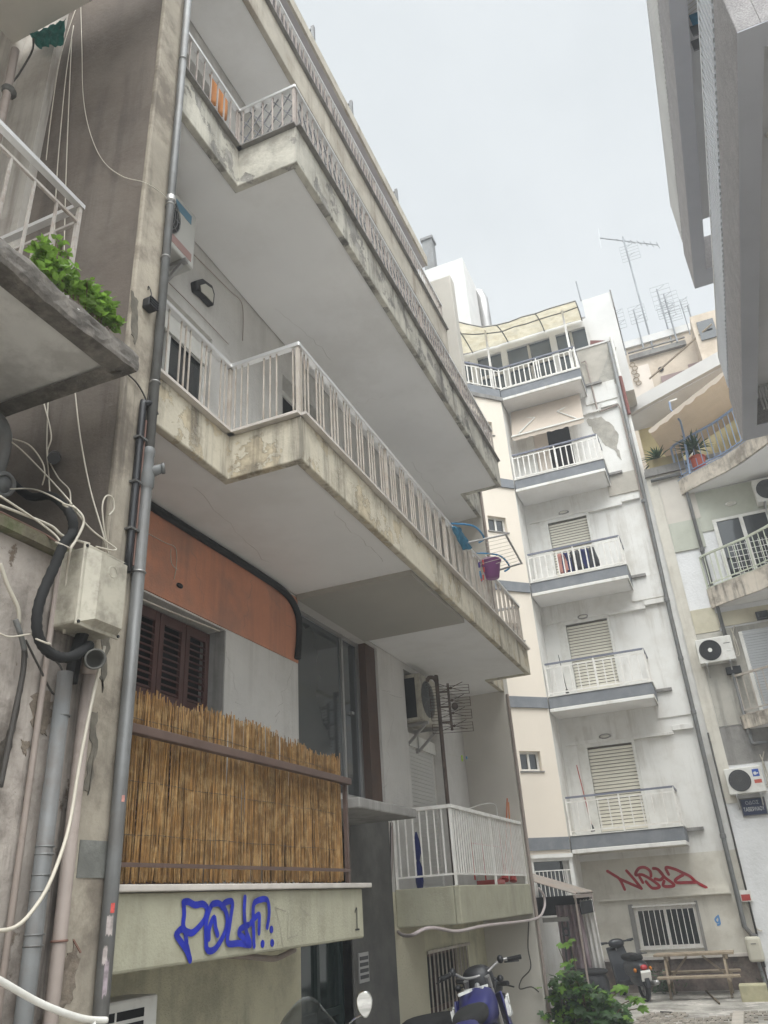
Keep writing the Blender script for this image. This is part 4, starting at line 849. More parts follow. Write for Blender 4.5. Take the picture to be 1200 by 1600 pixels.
# handrail in the lower left corner
hr = T('handrail', 'white metal stair handrail entering at the lower left corner', 'handrail', (-2.1, 2.3, .42))
f = MB(); f.tube(smooth_path([at(-60, 1500, 'x', -1.95), at(0, 1532, 'x', -1.95), at(60, 1566, 'x', -1.95), at(110, 1586, 'x', -1.95), at(140, 1593, 'x', -1.95), at(166, 1594, 'x', -1.95)], 6), .0095, 10)
p_ = at(140, 1600, 'x', -1.95); f.tube([at(146, 1594, 'x', -1.95), (p_.x, p_.y, .42)], .009, 8); p2 = at(-50, 1505, 'x', -1.95); f.tube([p2, (p2.x, p2.y, .42)], .009, 8); f.build('rail', whitep, hr, smooth=True)
# ================================================================ UTILITY BOX AND CABLES
ub = T('utility_box', 'stained beige utility box with a raised lid on the old wall', 'utility box', (-2.7, 2.85, 3.3))
f = MB(); f.box(-2.77, -2.60, 2.66, 2.93, 3.26, 3.645); f.build('case', boxp, ub, bevel=.012)
f = MB(); f.box(-2.6, -2.585, 2.648, 2.945, 3.245, 3.66); lid = f.build('lid', boxp, ub, bevel=.006)
f = MB(); P = [(2.665, 3.262), (2.928, 3.262), (2.928, 3.643), (2.665, 3.643)]; Q = [(2.725, 3.285), (2.91, 3.285), (2.91, 3.62), (2.725, 3.62)]
a = [V(-2.586, y, z) for y, z in P]; b = [V(-2.545, y, z) for y, z in Q]; f.add(a+b, [(4, 5, 6, 7)]+[(k, (k+1) % 4, 4+(k+1) % 4, 4+k) for k in range(4)]); f.build('raised_panel', boxp, lid)
f = MB()
for y in (2.66, 2.933):
    for z in (3.26, 3.645): f.disc((-2.585, y, z), .008, (1, 0, 0), .006, 10)
f.build('screw', blackp, lid)
f = MB(); f.ring((-2.545, 2.81, 3.55), .028, .0025, (1, 0, 0), 24, 5); f.build('moulded_emblem', boxp, lid)
CABLES = [  # (label, points px, plane x, radius, material)
 ('thick black corrugated cable looping down to the utility box', [(10,745,'y',2.93),(45,775,'y',2.9),(80,775,'y',2.86),(108,800,-2.66),(114,830,-2.62),(100,850,-2.62),(85,885,-2.63),(62,940,-2.64),(58,985,-2.64),(72,1015,-2.64),(100,1028,-2.62),(128,1018,-2.62),(140,1008,-2.66)], .025, blackr),
 ('pair of white cables hanging straight down the brown party wall', [(75,628,'y',2.95),(73,700,'y',2.94),(76,740,'y',2.93),(78,775,'y',2.9)], .004, cablew),
 ('white cable forking from the party wall to the black cable', [(68,628,'y',2.95),(80,680,'y',2.94),(74,710,'y',2.94),(90,745,'y',2.92),(108,765,'y',2.9),(110,790,-2.66)], .0045, cablew),
 ('long thin white cable sagging down the party wall to the utility box', [(117,610,'y',2.95),(125,680,'y',2.94),(140,760,'y',2.94),(160,830,-2.7),(170,870,-2.66)], .0045, cablew),
 ('white cable bent into an open loop beside the utility box', [(170,870,-2.66),(162,820,-2.64),(160,790,-2.64),(166,775,-2.64),(176,778,-2.64),(178,795,-2.64),(170,805,-2.64)], .0045, cablew),
 ('white cable arching from the waste pipe to the ledge', [(0,685,'y',2.7),(15,685,'y',2.72),(45,695,'y',2.76),(65,720,'y',2.8),(70,740,'y',2.82),(66,758,'y',2.85)], .0045, cablew),
 ('white cable from the waste pipe down to the black cable strap', [(5,683,'y',2.7),(30,700,'y',2.74),(70,740,'y',2.8),(108,782,-2.68),(110,788,-2.66)], .0045, cablew),
 ('white cable from the pipe socket along the black cable', [(15,764,'y',2.72),(50,764,'y',2.78),(80,775,-2.74),(105,790,-2.66)], .0045, cablew),
 ('white cable stretched over the mossy ledge to the strap', [(0,775,-2.68),(50,808,-2.68),(85,835,-2.66),(96,850,-2.63)], .005, cablew),
 ('topmost of the parallel cables under the mossy ledge', [(-10,786,-2.69),(40,805,-2.69),(80,822,-2.68),(100,838,-2.66),(140,850,-2.62)], .007, cablew),
 ('lower of the parallel cables under the mossy ledge', [(-10,795,-2.72),(40,820,-2.73),(75,838,-2.72),(95,852,-2.66)], .006, cabler),
 ('white cable curving over the black cable into the top of the box', [(113,790,-2.63),(128,805,-2.6),(130,820,-2.6),(118,845,-2.6),(110,860,-2.6),(104,900,-2.68),(100,990,-2.72)], .007, cablew),
 ('white cable running from the strap to the right corner of the box', [(115,795,-2.63),(140,825,-2.62),(165,845,-2.6),(181,857,-2.58),(175,860,-2.57),(150,854,-2.57)], .0045, cablew),
 ('loose bundle of thin cables slanting down the left edge of the old wall', [(0,880,-2.72),(12,915,-2.72),(28,950,-2.72),(30,975,-2.73)], .009, cablew),
 ('black cable climbing the left edge of the old wall', [(38,1010,-2.73),(36,1050,-2.73),(20,1130,-2.73),(0,1230,-2.73)], .012, cabled),
 ('bent grey rod stuck in the old wall', [(24,968,-2.7),(30,985,-2.7),(36,1005,-2.72),(40,1028,-2.74)], .012, pipepv),
 ('thin white cable tying the rod to the black cable', [(0,990,-2.72),(15,995,-2.71),(40,992,-2.68),(65,988,-2.64)], .0045, cablew),
 ('thin grey cable drooping left of the thick conduit', [(40,1000,-2.74),(60,1040,-2.74),(85,1085,-2.74),(97,1050,-2.72),(85,1030,-2.72),(72,1018,-2.7)], .005, cabled),
 ('long white cable hanging past the conduits and bowing to the left edge', [(163,1010,-2.63),(145,1090,-2.63),(125,1190,-2.63),(112,1270,-2.62),(100,1320,-2.6),(75,1385,-2.58),(45,1430,-2.58),(20,1450,-2.58),(-10,1455,-2.58)], .008, cablew),
 ('leftmost thin cable in the corner of the upper old house', [(118,15,'y',2.93),(106,50,'y',2.93),(92,100,'y',2.93),(80,180,'y',2.93),(72,250,'y',2.93)], .004, cablew),
 ('middle thin cable in the corner of the upper old house', [(115,40,'y',2.94),(104,110,'y',2.94),(95,200,'y',2.94),(88,290,'y',2.94),(84,400,'y',2.94)], .004, cablew),
 ('right thin cable dropping along the dark wall corner', [(112,60,'y',2.95),(108,150,'y',2.95),(103,280,'y',2.95),(100,400,'y',2.95)], .004, cablew),
 ('long thin cable curving over the brown party wall to the drainpipe', [(126,0,'y',2.96),(128,80,'y',2.96),(130,150,'y',2.96),(140,205,'y',2.96),(160,250,'y',2.96),(190,275,'y',2.96),(225,285,'y',2.955),(250,300,-2.73),(263,314,-2.72)], .0035, cablew),
 ('dark cable along the left side of the tall drainpipe', [(275,190,-2.735),(262,330,-2.735),(250,450,-2.735),(240,560,-2.735),(230,640,-2.735)], .008, cabled),
 ('thin cable from the balcony corner to the drainpipe', [(200,585,-2.74),(215,600,-2.735),(228,625,-2.735),(231,650,-2.735)], .005, cabled),
 ('thin cable across the slim wall above the left balcony railing', [(52,60,-3.73),(50,80,-3.73),(30,115,-3.73),(18,130,-3.73)], .008, cabled),
]
for lb, pts, r, m_ in CABLES:
    P = smooth_path([at(q[0], q[1], q[2], q[3]) if len(q) == 4 else at(q[0], q[1], 'x', q[2]) for q in pts], 7)
    if m_ is blackr:
        c = MB(); rad = [r*(1.0 if k % 2 else .9) for k in range(len(P))]; c.tube(P, rad, 12)
    else: c = MB().tube(P, r, 6)
    tag(c.build('cable', m_, smooth=True), lb, 'cable', 'loose cables on the left walls')
st_ = MB(); st_.ring(at(109, 792, 'x', -2.63), .034, .004, (.4, 0, 1)); st_.ring(at(98, 852, 'x', -2.63), .034, .004, (.5, 0, 1)); st_.ring(at(67, 1002, 'x', -2.63), .034, .004, (.5, 0, 1))
tag(st_.build('cable_strap', cablew), 'white straps round the thick black corrugated cable', 'cable strap')
jb = T('floodlight', 'small black lamp box fixed to the cream edge above the left balcony', 'lamp', (-2.7, 3.1, 5.5))
f = MB(); f.box(-2.75, -2.685, 3.05, 3.125, 5.51, 5.59); f.build('case', blackp, jb, bevel=.012); f = MB()
for k in range(4): f.box(-2.69, -2.677, 3.047, 3.128, 5.515+k*.02, 5.523+k*.02)
f.build('cooling_fin', blackp, jb); f = MB(); f.tube(smooth_path([(-2.72, 3.09, 5.59), (-2.725, 3.1, 5.66), (-2.735, 3.08, 5.71), (-2.745, 3.09, 5.69)]), .004, 5); f.build('lead', cabled, jb)
# stub of black pipe in the party wall
sp = MB(); sp.tube([at(86, 713, 'y', 2.98), at(84, 716, 'y', 2.86)], .035, 12); tag(sp.build('pipe_stub', blackp), 'short black pipe stub sticking out of the brown party wall', 'pipe')
gn = MB(); n = 16; vs = []
rn = random.Random(2)
for j in range(12):
    for i in range(n):
        u, v_ = i/(n-1), j/11; x = 54+54*u-4*v_*u; y = 56-24*u + v_*(10+22*u+14*math.sin(u*PI)+5*math.sin(u*9))
        p = at(x, y, 'y', 2.84); vs.append(p+V(0, -.03*abs(math.sin(u*14+v_*3))-.1*v_*(1-v_), 0))
gn.add(vs, [(j*n+i, j*n+i+1, (j+1)*n+i+1, (j+1)*n+i) for j in range(11) for i in range(n-1)])
tag(gn.build('green_net', net, recalc=False), 'torn green mesh net bunched under the top left balcony', 'net')
# ================================================================ AIR CONDITIONERS
def ac_unit(label, loc, rz, W=.8, Hh=.55, D=.3, m=None, face='fan', extra=None, group='outdoor air conditioner units'):
    """local: front faces -y, back on y=0 plane side"""
    t = T('air_conditioner', label, 'air conditioner', loc, group, rz, world=False); m = m or whitep
    f = MB(); f.box(-W/2, W/2, -D, 0, 0, Hh); f.build('case', m, t, bevel=.015)
    f = MB()
    if face == 'slots':
        for i in range(2):
            for k in range(9): f.box(-W/2+.1+i*(W-.2)/2, -W/2+.08+(i+1)*(W-.2)/2, -D-.004, -D+.01, Hh-.09-k*.058, Hh-.05-k*.058)
        f.build('slot_grille', dark, t)
    else:
        cx = -W*.14; R = min(Hh*.42, W*.33)
        f.disc((cx, -D-.001, Hh/2), R, (0, -1, 0), .004, 32); fo = f.build('fan_opening', blackp, t); f = MB()
        for k in range(7): f.ring((cx, -D-.012, Hh/2), R*(k+1)/7, .004, (0, -1, 0), 32, 4)
        for k in range(12): a = PI*k/6; f.bar((cx, -D-.012, Hh/2), (cx+R*math.cos(a), -D-.012, Hh/2+R*math.sin(a)), .005, .005)
        f.build('fan_grille', pipepv if face != 'black' else blackp, fo)
        if face == 'black': f = MB(); f.disc((cx, -D-.015, Hh/2), R*.2, (0, -1, 0), .008); f.build('fan_hub', whitep, fo)
    for x in (-W*.32, W*.32): f = MB(); f.box(x-.02, x+.02, -D-.03, .05, -.04, -.002); f.box(x-.02, x+.02, .0, .04, -.3, -.04); f.bar((x, -D+.02, -.04), (x, .0, -.28), .03, .03); f.build('bracket', steel, t)
    if extra: extra(t, W, Hh, D)
    return t
def stick_logo(t, W, Hh, D):
    f = MB(); f.box(W*.24, W*.42, -D-.003, -D, Hh*.6, Hh*.88); s_ = f.build('sticker', mat('sticker_blue', (.03,.08,.35), bump=0), t); f = MB(); f.disc((W*.31, -D-.003, Hh*.72), .035, (0, -1, 0), .003); f.disc((W*.38, -D-.003, Hh*.72), .015, (0, -1, 0), .003); f.build('sticker_mark', signw, s_)
    f = MB(); f.box(W*.24, W*.44, -D-.003, -D, Hh*.34, Hh*.48); f.build('sticker', mat('sticker_red', (.45,.1,.07), bump=0), t)
def small_badge(t, W, Hh, D):
    f = MB(); f.box(W*.26, W*.44, -D-.003, -D, Hh*.68, Hh*.71); f.build('badge', pipepv, t); f = MB(); f.ell((W*.36, -D, Hh*.38), (.05, .006, .02)); f.build('badge', signw, t)
def hang_pipe(t, W, Hh, D):
    f = MB(); f.tube(smooth_path([(W/2+.02, -.1, .1), (W/2+.1, -.08, .15), (W/2+.1, -.03, .5), (W/2+.06, -.01, .8)]), .014, 8); f.tube(smooth_path([(W/2+.02, -.12, .14), (W/2+.06, -.08, .2), (W/2+.07, -.03, .6), (W/2+.16, -.01, .85)]), .012, 8); f.build('hose', cablew, t)
ac_unit('white air conditioner with black fan and white hub below the yellow wall panel', (.5, YR-.02, 6.62), 0, .8, .58, .3, face='black', extra=lambda *a: (small_badge(*a), hang_pipe(*a)))
ac_unit('cream air conditioner with blue and red stickers above the dark street sign', (.42, YR-.02, 3.7), 0, .76, .54, .28, extra=lambda *a: (stick_logo(*a), hang_pipe(*a)))
ac_unit('air conditioner under the highest bowed balcony at the right edge', (2.75, YR-.02, 10.35), 0, .85, .62, .3)
ac_unit('dim air conditioner in the niche behind the wall antenna', (-3.62, 9.78, 4.06), PI/2, .72, .6, .3, m=boxp, extra=lambda t, W, Hh, D: (lambda f: (f.box(-W/2-.004, -W/2, -D+.07, -.02, .04, Hh-.05), f.build('coil_side', dark, t)))(MB()))
def lab(t, W, Hh, D):
    f = MB(); f.box(-W*.1, W*.4, -D-.003, -D, Hh*.74, Hh*.9); f.build('sticker', mat('sticker_teal', (.12,.22,.29), bump=0), t); f = MB(); f.box(-W*.3, W*.44, -D-.003, -D, Hh*.08, Hh*.22); f.build('sticker', mat('sticker_pink', (.34,.22,.2), bump=0), t)
    f = MB(); f.tube(smooth_path([(-.1, -.15, 0), (-.02, -.12, -.1), (.12, -.1, -.1), (.16, -.1, 0)]), .008, 6); f.build('hose', cablew, t)
ac_unit('air conditioner with blue sticker high on the wall behind the drainpipe', (-3.49, 3.75, 6.95), PI/2, .74, .62, .3, m=mat('ac_case_dull', (.44,.43,.4), rough=.55, var=.05, bump=.02), extra=lab)
ac_unit('air conditioner half hidden behind the bars of the first balcony', (-3.49, 7.4, 6.0), PI/2, .75, .55, .3)
ac_unit('white slotted air conditioner on the wall under the blue graffiti', (-3.3, 3.75, 1.17), PI/2, .66, .48, .22, face='slots')
# ================================================================ LAMPS
lp = T('wall_lamp', 'black half-moon wall lamp under the second balcony', 'wall lamp', (-3.49, 4.66, 7.2))
f = MB(); P_ = [at(*q, 'x', -3.47) for q in ((301, 440), (312, 437), (327, 448), (331, 462), (329, 480), (316, 466), (303, 455))]
f.prism([p-V(.03, 0, 0) for p in P_], (.07, 0, 0)); f.build('housing', blackp, lp, bevel=.012)
c_ = sum(P_, V(0, 0, 0))/len(P_); f = MB(); f.prism([c_+(p-c_)*.68+V(.034, .012, -.012) for p in P_], (.014, 0, 0)); f.build('lens', lampm, lp, bevel=.004)
for z, lb in ((14.35, None), (11.42, 'oval wall lamp above the door with dark clothes on its railing'), (8.38, 'oval wall lamp above the shutter of the middle balcony'), (5.33, 'oval wall lamp above the shutter of the lowest back balcony')):
    if not lb: continue
    t = T('wall_lamp', lb, 'wall lamp', (-2.42, YB, z), 'oval lamps over the back balcony doors')
    f = MB(); f.ell((-2.42, YB-.03, z), (.15, .06, .065)); f.build('housing', conc, t, smooth=True); f = MB(); f.ell((-2.42, YB-.06, z), (.11, .045, .04)); f.build('lens', lampm, t, smooth=True)
t = T('wall_lamp', 'small pale lamp on the green wall under the highest bowed balcony', 'wall lamp', (1.85, YR, 10.55)); f = MB(); f.ell((1.75, YR-.04, 10.6), (.14, .05, .06)); f.build('housing', whitep, t, smooth=True)
f = MB(); f.ell((1.75, YR-.07, 10.6), (.1, .03, .04)); f.build('lens', lampm, t)
t = T('wall_lamp', 'square black lamp on the wall above the grey roller shutter', 'wall lamp', (1.68, YR, 7.6)); f = MB(); f.box(1.58, 1.86, YR-.1, YR, 7.5, 7.7); f.build('housing', blackp, t, bevel=.01); f = MB(); f.box(1.62, 1.82, YR-.104, YR-.1, 7.54, 7.66); f.build('lens', glassd, t)
# ================================================================ BACK WALL PIPES, SIGNS, BOXES
def wallpipe(label, pts, r, m, joints=(), bends=None, nm='drainpipe', group=None):
    t = T(nm, label, 'drainpipe' if nm == 'drainpipe' else 'pipe', pts[0], group); f = MB(); f.tube(pts, r, 10); f.build('tube', m, t, smooth=True)
    if joints:
        for p in joints: f = MB(); f.lathe([(r, -.05), (r*1.25, -.04), (r*1.25, .04), (r, .05)], p); f.box(p[0]-.02, p[0]+.02, p[1], p[1]+.08, p[2]-.01, p[2]+.01); f.build('joint', m, t)
    return t
wallpipe('long grey drainpipe down the right side of the white back building', [(-.22, YB-.09, 16.5), (-.24, YB-.09, 12), (-.3, YB-.09, 8), (-.3, YB-.09, 1.15), (-.2, YB-.09, .98), (-.08, YB-.09, .95)], .05, pipepv, [(-.3, YB-.09, z) for z in (2.9, 5.6, 6.9, 8.4, 11.2)])
wallpipe('thin dark pipe beside the red rust streak down the building joint', [(-.1, YR-.05, 5.1), (-.1, YR-.05, .4)], .02, cabled, nm='pipe')
wallpipe('grey drainpipe between the bowed balconies and the coloured wall panels', [(.0, YR-.1, 11.7), (.75, YR-.1, 11.72), (.8, YR-.1, 11.6), (.8, YR-.1, 6.9)], .045, pipepv, [(.8, YR-.1, z) for z in (9.5, 8.2)])
wallpipe('short bluish drainpipe under the black box by the lowest bowed balcony', [(.76, YR-.1, 6.35), (.76, YR-.1, 4.75), (.8, YR-.1, 4.72), (1.15, YR-.1, 4.74)], .04, pipepv, [(.76, YR-.1, 5.0)])
t = MB(); t.box(.62, .95, YR-.14, YR-.02, 6.33, 6.5); tag(t.build('junction_box', blackp, bevel=.01), 'black junction box on top of the short bluish drainpipe', 'junction box')
t = T('downpipe', 'pale downpipe with a rusty red foot at the top right edge of the back building', 'drainpipe', (-.12, YB-.06, 14)); f = MB(); f.tube([(-.13, YB-.06, 16.7), (-.13, YB-.06, 15.25)], .045, 8); f.build('tube', whitep, t); f = MB(); f.tube([(-.13, YB-.06, 15.25), (-.13, YB-.06, 13.95)], .05, 8); f.build('rusty_foot', redrust, t)
t = MB(); t.prism([(-.75, YB-.02, 16.67), (-.3, YB-.02, 16.67), (-.72, YB-.02, 16.83)], (0, .2, 0)); tag(t.build('roof_tile', redrust), 'small red wedge on the terrace wall beside the stair tower', 'roof tile')
t = T('terrace_pipe', 'pale bent pipe on the patched terrace wall', 'pipe', (-1.05, YB-.06, 15.2)); f = MB(); f.tube([(-1.12, YB-.06, 16.1), (-.98, YB-.06, 16.12), (-.95, YB-.06, 14.3)], .025, 8); f.build('tube', pipeb, t)
t = MB(); t.tube([(-.9, YB-.06, 14.28), (-.36, YB-.06, 14.36), (-.33, YB-.06, 14.2), (-.31, YB-.06, 9)], .025, 8); tag(t.build('wall_conduit', pipeb), 'thin bent conduit framing the peeling patch on the back wall', 'conduit')
sg = T('street_sign', 'dark blue enamel street sign with two lines of white capitals', 'street sign', (.45, YR-.04, 3.3))
f = MB(); f.box(.22, .7, YR-.06, YR-.045, 3.27, 3.6); f.build('plate', signb, sg, bevel=.006)
def text(s, loc, size, m, parent, nm, rot=(PI/2, 0, 0), sx=1., ext=.001):
    c = bpy.data.curves.new(nm, 'FONT'); c.body = s; c.size = size; c.align_x = 'CENTER'; c.align_y = 'CENTER'; c.extrude = ext
    o = bpy.data.objects.new('tmp_text', c); COL.objects.link(o); bpy.context.view_layer.update()
    me = bpy.data.meshes.new_from_object(o.evaluated_get(bpy.context.evaluated_depsgraph_get())); bpy.data.objects.remove(o); bpy.data.curves.remove(c)
    me.transform(Matrix.Translation(Vector(loc)) @ Matrix.Rotation(rot[2], 4, 'Z') @ Matrix.Rotation(rot[0], 4, 'X') @ Matrix.Scale(sx, 4, (1, 0, 0)))
    me.materials.clear(); me.materials.append(m); ob = bpy.data.objects.new(nm, me); COL.objects.link(ob); ob.parent = parent
    if parent.name in WORLD: ob.location = -Vector(parent.location)
    return ob
text('\u039f\u0394\u039f\u03a3', (.45, YR-.063, 3.515), .1, mat('sign_faded', (.36,.37,.39), bump=0), sg, 'lettering', ext=.002); text('\u03a4\u0391\u0392\u0395\u03a1\u039b\u0391\u039f\u03a5', (.46, YR-.063, 3.38), .115, signw, sg, 'lettering', sx=.62, ext=.002)
f = MB(); f.box(.2, .72, YR-.043, YR-.002, 3.25, 3.62); f.build('backing', conc, sg)
rsn = T('notice_box', 'small red and white notice box with cables at the foot of the back wall', 'notice box', (-.15, YB-.06, 1.7)); f = MB(); f.box(-.24, -.02, YB-.12, YB-.04, 1.6, 1.82); f.build('case', whitep, rsn, bevel=.008); f = MB(); f.box(-.225, -.05, YB-.123, YB-.12, 1.62, 1.74); f.build('red_panel', redpl, rsn)
f = MB(); f.tube(smooth_path([(-.2, YB-.1, 1.6), (-.17, YB-.08, 1.5), (-.12, YB-.08, 1.46), (-.1, YB-.08, 1.6)]), .007, 5); f.tube(smooth_path([(-.08, YB-.08, 1.6), (-.1, YB-.08, 1.35), (-.08, YB-.08, 1.1), (.02, YB-.08, 1.05)]), .012, 6); f.build('cable', cablew, rsn)
mbx = T('meter_box', 'pale rounded meter box at the foot of the back wall', 'meter box', (-.2, YB-.08, .5)); f = MB(); f.box(-.36, -.06, YB-.22, YB-.04, .5, .96); f.build('case', mat('meter_cream', (.55,.52,.43), rough=.5, bump=.02), mbx, bevel=.05); f = MB(); f.box(-.26, -.16, YB-.226, YB-.22, .82, .84); f.build('keyhole', conc, mbx)
f = MB(); f.tube([(-.2, YB-.1, .5), (-.15, YB-.08, -.02)], .035, 8); f.build('feed_pipe', pipepv, mbx)
t = MB(); t.box(-.62, -.14, 18.15, 18.5, -.02, .27); tag(t.build('kerb_block', yelc, bevel=.02), 'dirty yellow painted block on the ground at the right edge', 'block')
# ================================================================ ANTENNAS
an = T('antenna', 'rusty four bay grid antenna on a hooked pole beside the dim air conditioner', 'antenna', (-2.95, 8.95, 2.2))
p0, p1 = at(703, 1290, 'x', -2.95), at(675, 1062, 'x', -2.95); ux = V(.94, .34, 0)
rust = mat('rusty_steel', (.085,.062,.05), rough=.8, metal=.2, var=.3, vs=9, bump=.2)
p0 = V(p0.x, p0.y, 2.15); p1 = V(p0.x, p0.y, p1.z)
f = MB(); f.tube(smooth_path([p0, p1-V(0,0,.1), p1, p1+V(-.03, -.02, .06), p1+V(-.08, -.05, .06), p1+V(-.1, -.06, .02)], 5), .024, 10); f.build('pole', rust, an, smooth=True)
f = MB(); m0 = p0+ux*.13; f.tube([V(m0.x, m0.y, p1.z-.58), V(m0.x, m0.y, p1.z-.02)], .016, 8)
for z in (.12, .3, .48): f.bar(V(p0.x, p0.y, p1.z-z), V(m0.x, m0.y, p1.z-z), .02, .02)
f.ell(V(m0.x, m0.y, p1.z-.3)+ux*.06, (.04, .04, .045)); f.build('boom', rust, an)
for k in range(4):
    zc = p1.z-.09-k*.15; c = V(m0.x, m0.y, zc); f = MB()
    for j in range(4): f.tube([c-ux*.24+V(0, .04, .05-j*.036), c+ux*.24+V(0, .04, .05-j*.036)], .0035, 4)
    for s_ in (-1, 1): f.tube([c+ux*.24*s_+V(0, .04, .052), c+ux*.24*s_+V(0, .04, -.06)], .0045, 4)
    for s_ in (-1, 1):
        for v_ in (-.05, .06): f.tube([c+V(0, -.06, 0)+ux*.05, c+V(0, -.07, 0)+ux*(.05+.15*s_)+V(0, 0, v_)], .0045, 4)
    f.ell(c+V(0, -.06, 0)+ux*.05, (.018, .018, .018), 8, 6); f.bar(c, c+V(0, -.06, 0)+ux*.05, .012, .012); f.build('antenna_bay', rust, an)
steelp = mat('antenna_steel', (.26,.27,.28), rough=.5, metal=.5, bump=0)
def mast(label, px_b, px_t, y, boom=None, panels=(), r=.03):
    b_, t_ = at(*px_b, 'y', y), at(*px_t, 'y', y); b_ = V(t_.x, y, b_.z-.3)
    t = T('antenna', label, 'antenna', b_, 'television antennas on the far roof'); f = MB(); f.tube([b_, t_], r, 6); f.build('mast', steelp, t)
    if boom:
        f = MB(); A, B = at(*boom[0], 'y', y-.3), at(*boom[1], 'y', y+2.4); f.tube([A, B], .025, 5); L = (B-A)
        n = 9
        for k in range(n+1):
            c = A+L*(k/n); hh = .65-.42*k/n; f.tube([c+V(-.05, -.12, -hh), c+V(.05, .12, hh)] if k in (0,) else [c-V(.25*hh, .3, .3*hh), c+V(.25*hh, .3, .3*hh)], .014, 4)
        f.build('yagi_boom', steelp, t)
    for zz, wd, ht in panels:
        f = MB(); c = V(t_.x+.1, y-.1, t_.z-zz)
        for j in range(6): f.tube([c+V(-wd/2, 0, ht*(j/5-.5)), c+V(wd/2, 0, ht*(j/5-.5))], .009, 4)
        for s_ in (-1, 1): f.tube([c+V(wd/2*s_, 0, -ht/2), c+V(wd/2*s_, 0, ht/2)], .009, 4)
        for j in range(2): f.tube([c+V(-.15, -.12, ht*(j-.5)*.6-.08), c+V(.15, -.12, ht*(j-.5)*.6+.08)], .012, 4)
        f.build('grid_panel', steelp, t)
mast('tallest roof antenna with a long comb shaped boom', (1008,545), (973,370), 25.95, boom=((937, 372), (1028, 383)), panels=((1.0, .7, .8),), r=.035)
mast('bent roof antenna left of the tallest one', (975,545), (953,453), 25.9, panels=((1.6, .35, .9),)); 
mast('short roof antenna with a small grid between the two left masts', (1003,535), (990,485), 25.85, panels=((.3, .6, .8),))
mast('left of the twin grid antennas in the middle of the far roof', (1048,525), (1026,452), 25.95, panels=((.5, .7, 1.1), (1.2, .6, .6)))
mast('right of the twin grid antennas in the middle of the far roof', (1053,525), (1037,460), 25.8, panels=((.5, .7, .9), (1.1, .6, .6)))
mast('faint slim mast with tiny side rods right of the twin grid antennas', (1068,515), (1062,468), 25.9, panels=((.4, .25, .6),), r=.02)
mast('plain pole on the far roof near the grey parapet', (1083,510), (1074,477), 25.9, r=.03)
t = MB(); t.tube([at(908, 470, 'y', 20.7), at(900, 440, 'y', 20.7)], .025, 6); tag(t.build('antenna', steelp), 'thin single rod on the white stair tower', 'antenna')
# ================================================================ BALCONY CLUTTER
dr_ = T('clothes_dryer', 'folding clothes dryer with wire lines jutting from the first balcony', 'clothes dryer', (-2.1, 8.7, 5.8))
f = MB(); A, B = at(722, 850, 'x', -2.2), at(762, 896, 'x', -2.2); C_, D = at(790, 835, 'z', A.z+.02), at(815, 880, 'z', B.z+.02)
f.tube(smooth_path([A, A+(C_-A)*.93, C_, C_+(D-C_)*.08, D-(D-C_)*.08, D, D+(B-D)*.07, B], 5), .013, 8); f.build('frame', steel, dr_, smooth=True); f = MB()
for k in range(1, 9): f.tube([A+(B-A)*k/9+(C_-A)*.0, C_+(D-C_)*k/9], .003, 4)
f.build('wire', cablew, dr_)
f = MB()
for (q0, q1, q2) in (((705, 818), (740, 822), (756, 840)), ((745, 864), (780, 868), (796, 885))):
    f.tube(smooth_path([at(*q0, 'z', A.z+.1), at(*q1, 'z', A.z+.12), at(*q2, 'z', A.z+.05), at(q2[0]-8, q2[1]+8, 'z', A.z)], 6), .012, 6)
f.build('support_leg', bluepl, dr_)
f = MB(); vs = []; n = 9
for j in range(9):
    for i in range(n): 
        u = i/(n-1)-.5; v_ = j/8; p = at(711+18*v_+ (5-2*v_)*u*2, 824+32*v_, 'x', -2.16); vs.append(p+V(.03*math.sin(u*11+v_*4), .02*math.sin(u*7), .01*math.cos(u*9)))
f.add(vs, [(j*n+i, j*n+i+1, (j+1)*n+i+1, (j+1)*n+i) for j in range(8) for i in range(n-1)])
o = f.build('wet_cloth', cyan, recalc=False, smooth=True); tag(o, 'blue cloth draped over the balcony rail beside the dryer', 'cloth'); sm = o.modifiers.new('thick', 'SOLIDIFY'); sm.thickness = .02
bk_ = T('bucket', 'purple plastic bucket hanging outside the first balcony railing', 'bucket', (-2.1, 9.4, 5.6)); c = at(770, 903, 'x', -2.1)
f = MB(); f.lathe([(0, 0), (.085, 0), (.12, .2), (.135, .21), (.135, .235), (.115, .235), (.08, .02), (0, .02)], c, (0, 0, 1), 24); f.build('pail', purple, bk_, smooth=True)
f = MB(); f.tube(smooth_path([c+V(-.0, -.13, .22), c+V(-.06, 0, .33), c+V(0, .13, .22)], 8), .005, 6); f.build('handle', whitep, bk_)
pg = T('peg_hanger', 'string of coloured clothes pegs on the rail beside the bucket', 'clothes pegs', (-2.15, 9.0, 5.6)); rg = random.Random(8)
for k in range(12):
    p = at(748+rg.random()*18, 875+rg.random()*30, 'x', -2.16); f = MB(); f.obox(p, (.008, 0, 0), (0, .008, .004), (0, .004, .035)); f.build('peg', (redpl, cyan, purple, navy, redpl)[k % 5], pg)
t = T('towel', 'orange cloth drying behind the second balcony railing', 'cloth', (-3.0, 3.9, 8.3))
f = MB(); q = at(338, 150, 'x', -3.0); n = 8; vs = []
for j in range(6):
    for i in range(n): vs.append((-3.0+.03*math.sin(i*1.9+j*.4), q.y-.14+.28*i/(n-1), q.z+.2-.4*j/5))
f.add(vs, [(j*n+i, j*n+i+1, (j+1)*n+i+1, (j+1)*n+i) for j in range(5) for i in range(n-1)]); o = f.build('cloth', orange, t, recalc=False, smooth=True); o.modifiers.new('thick', 'SOLIDIFY').thickness = .02
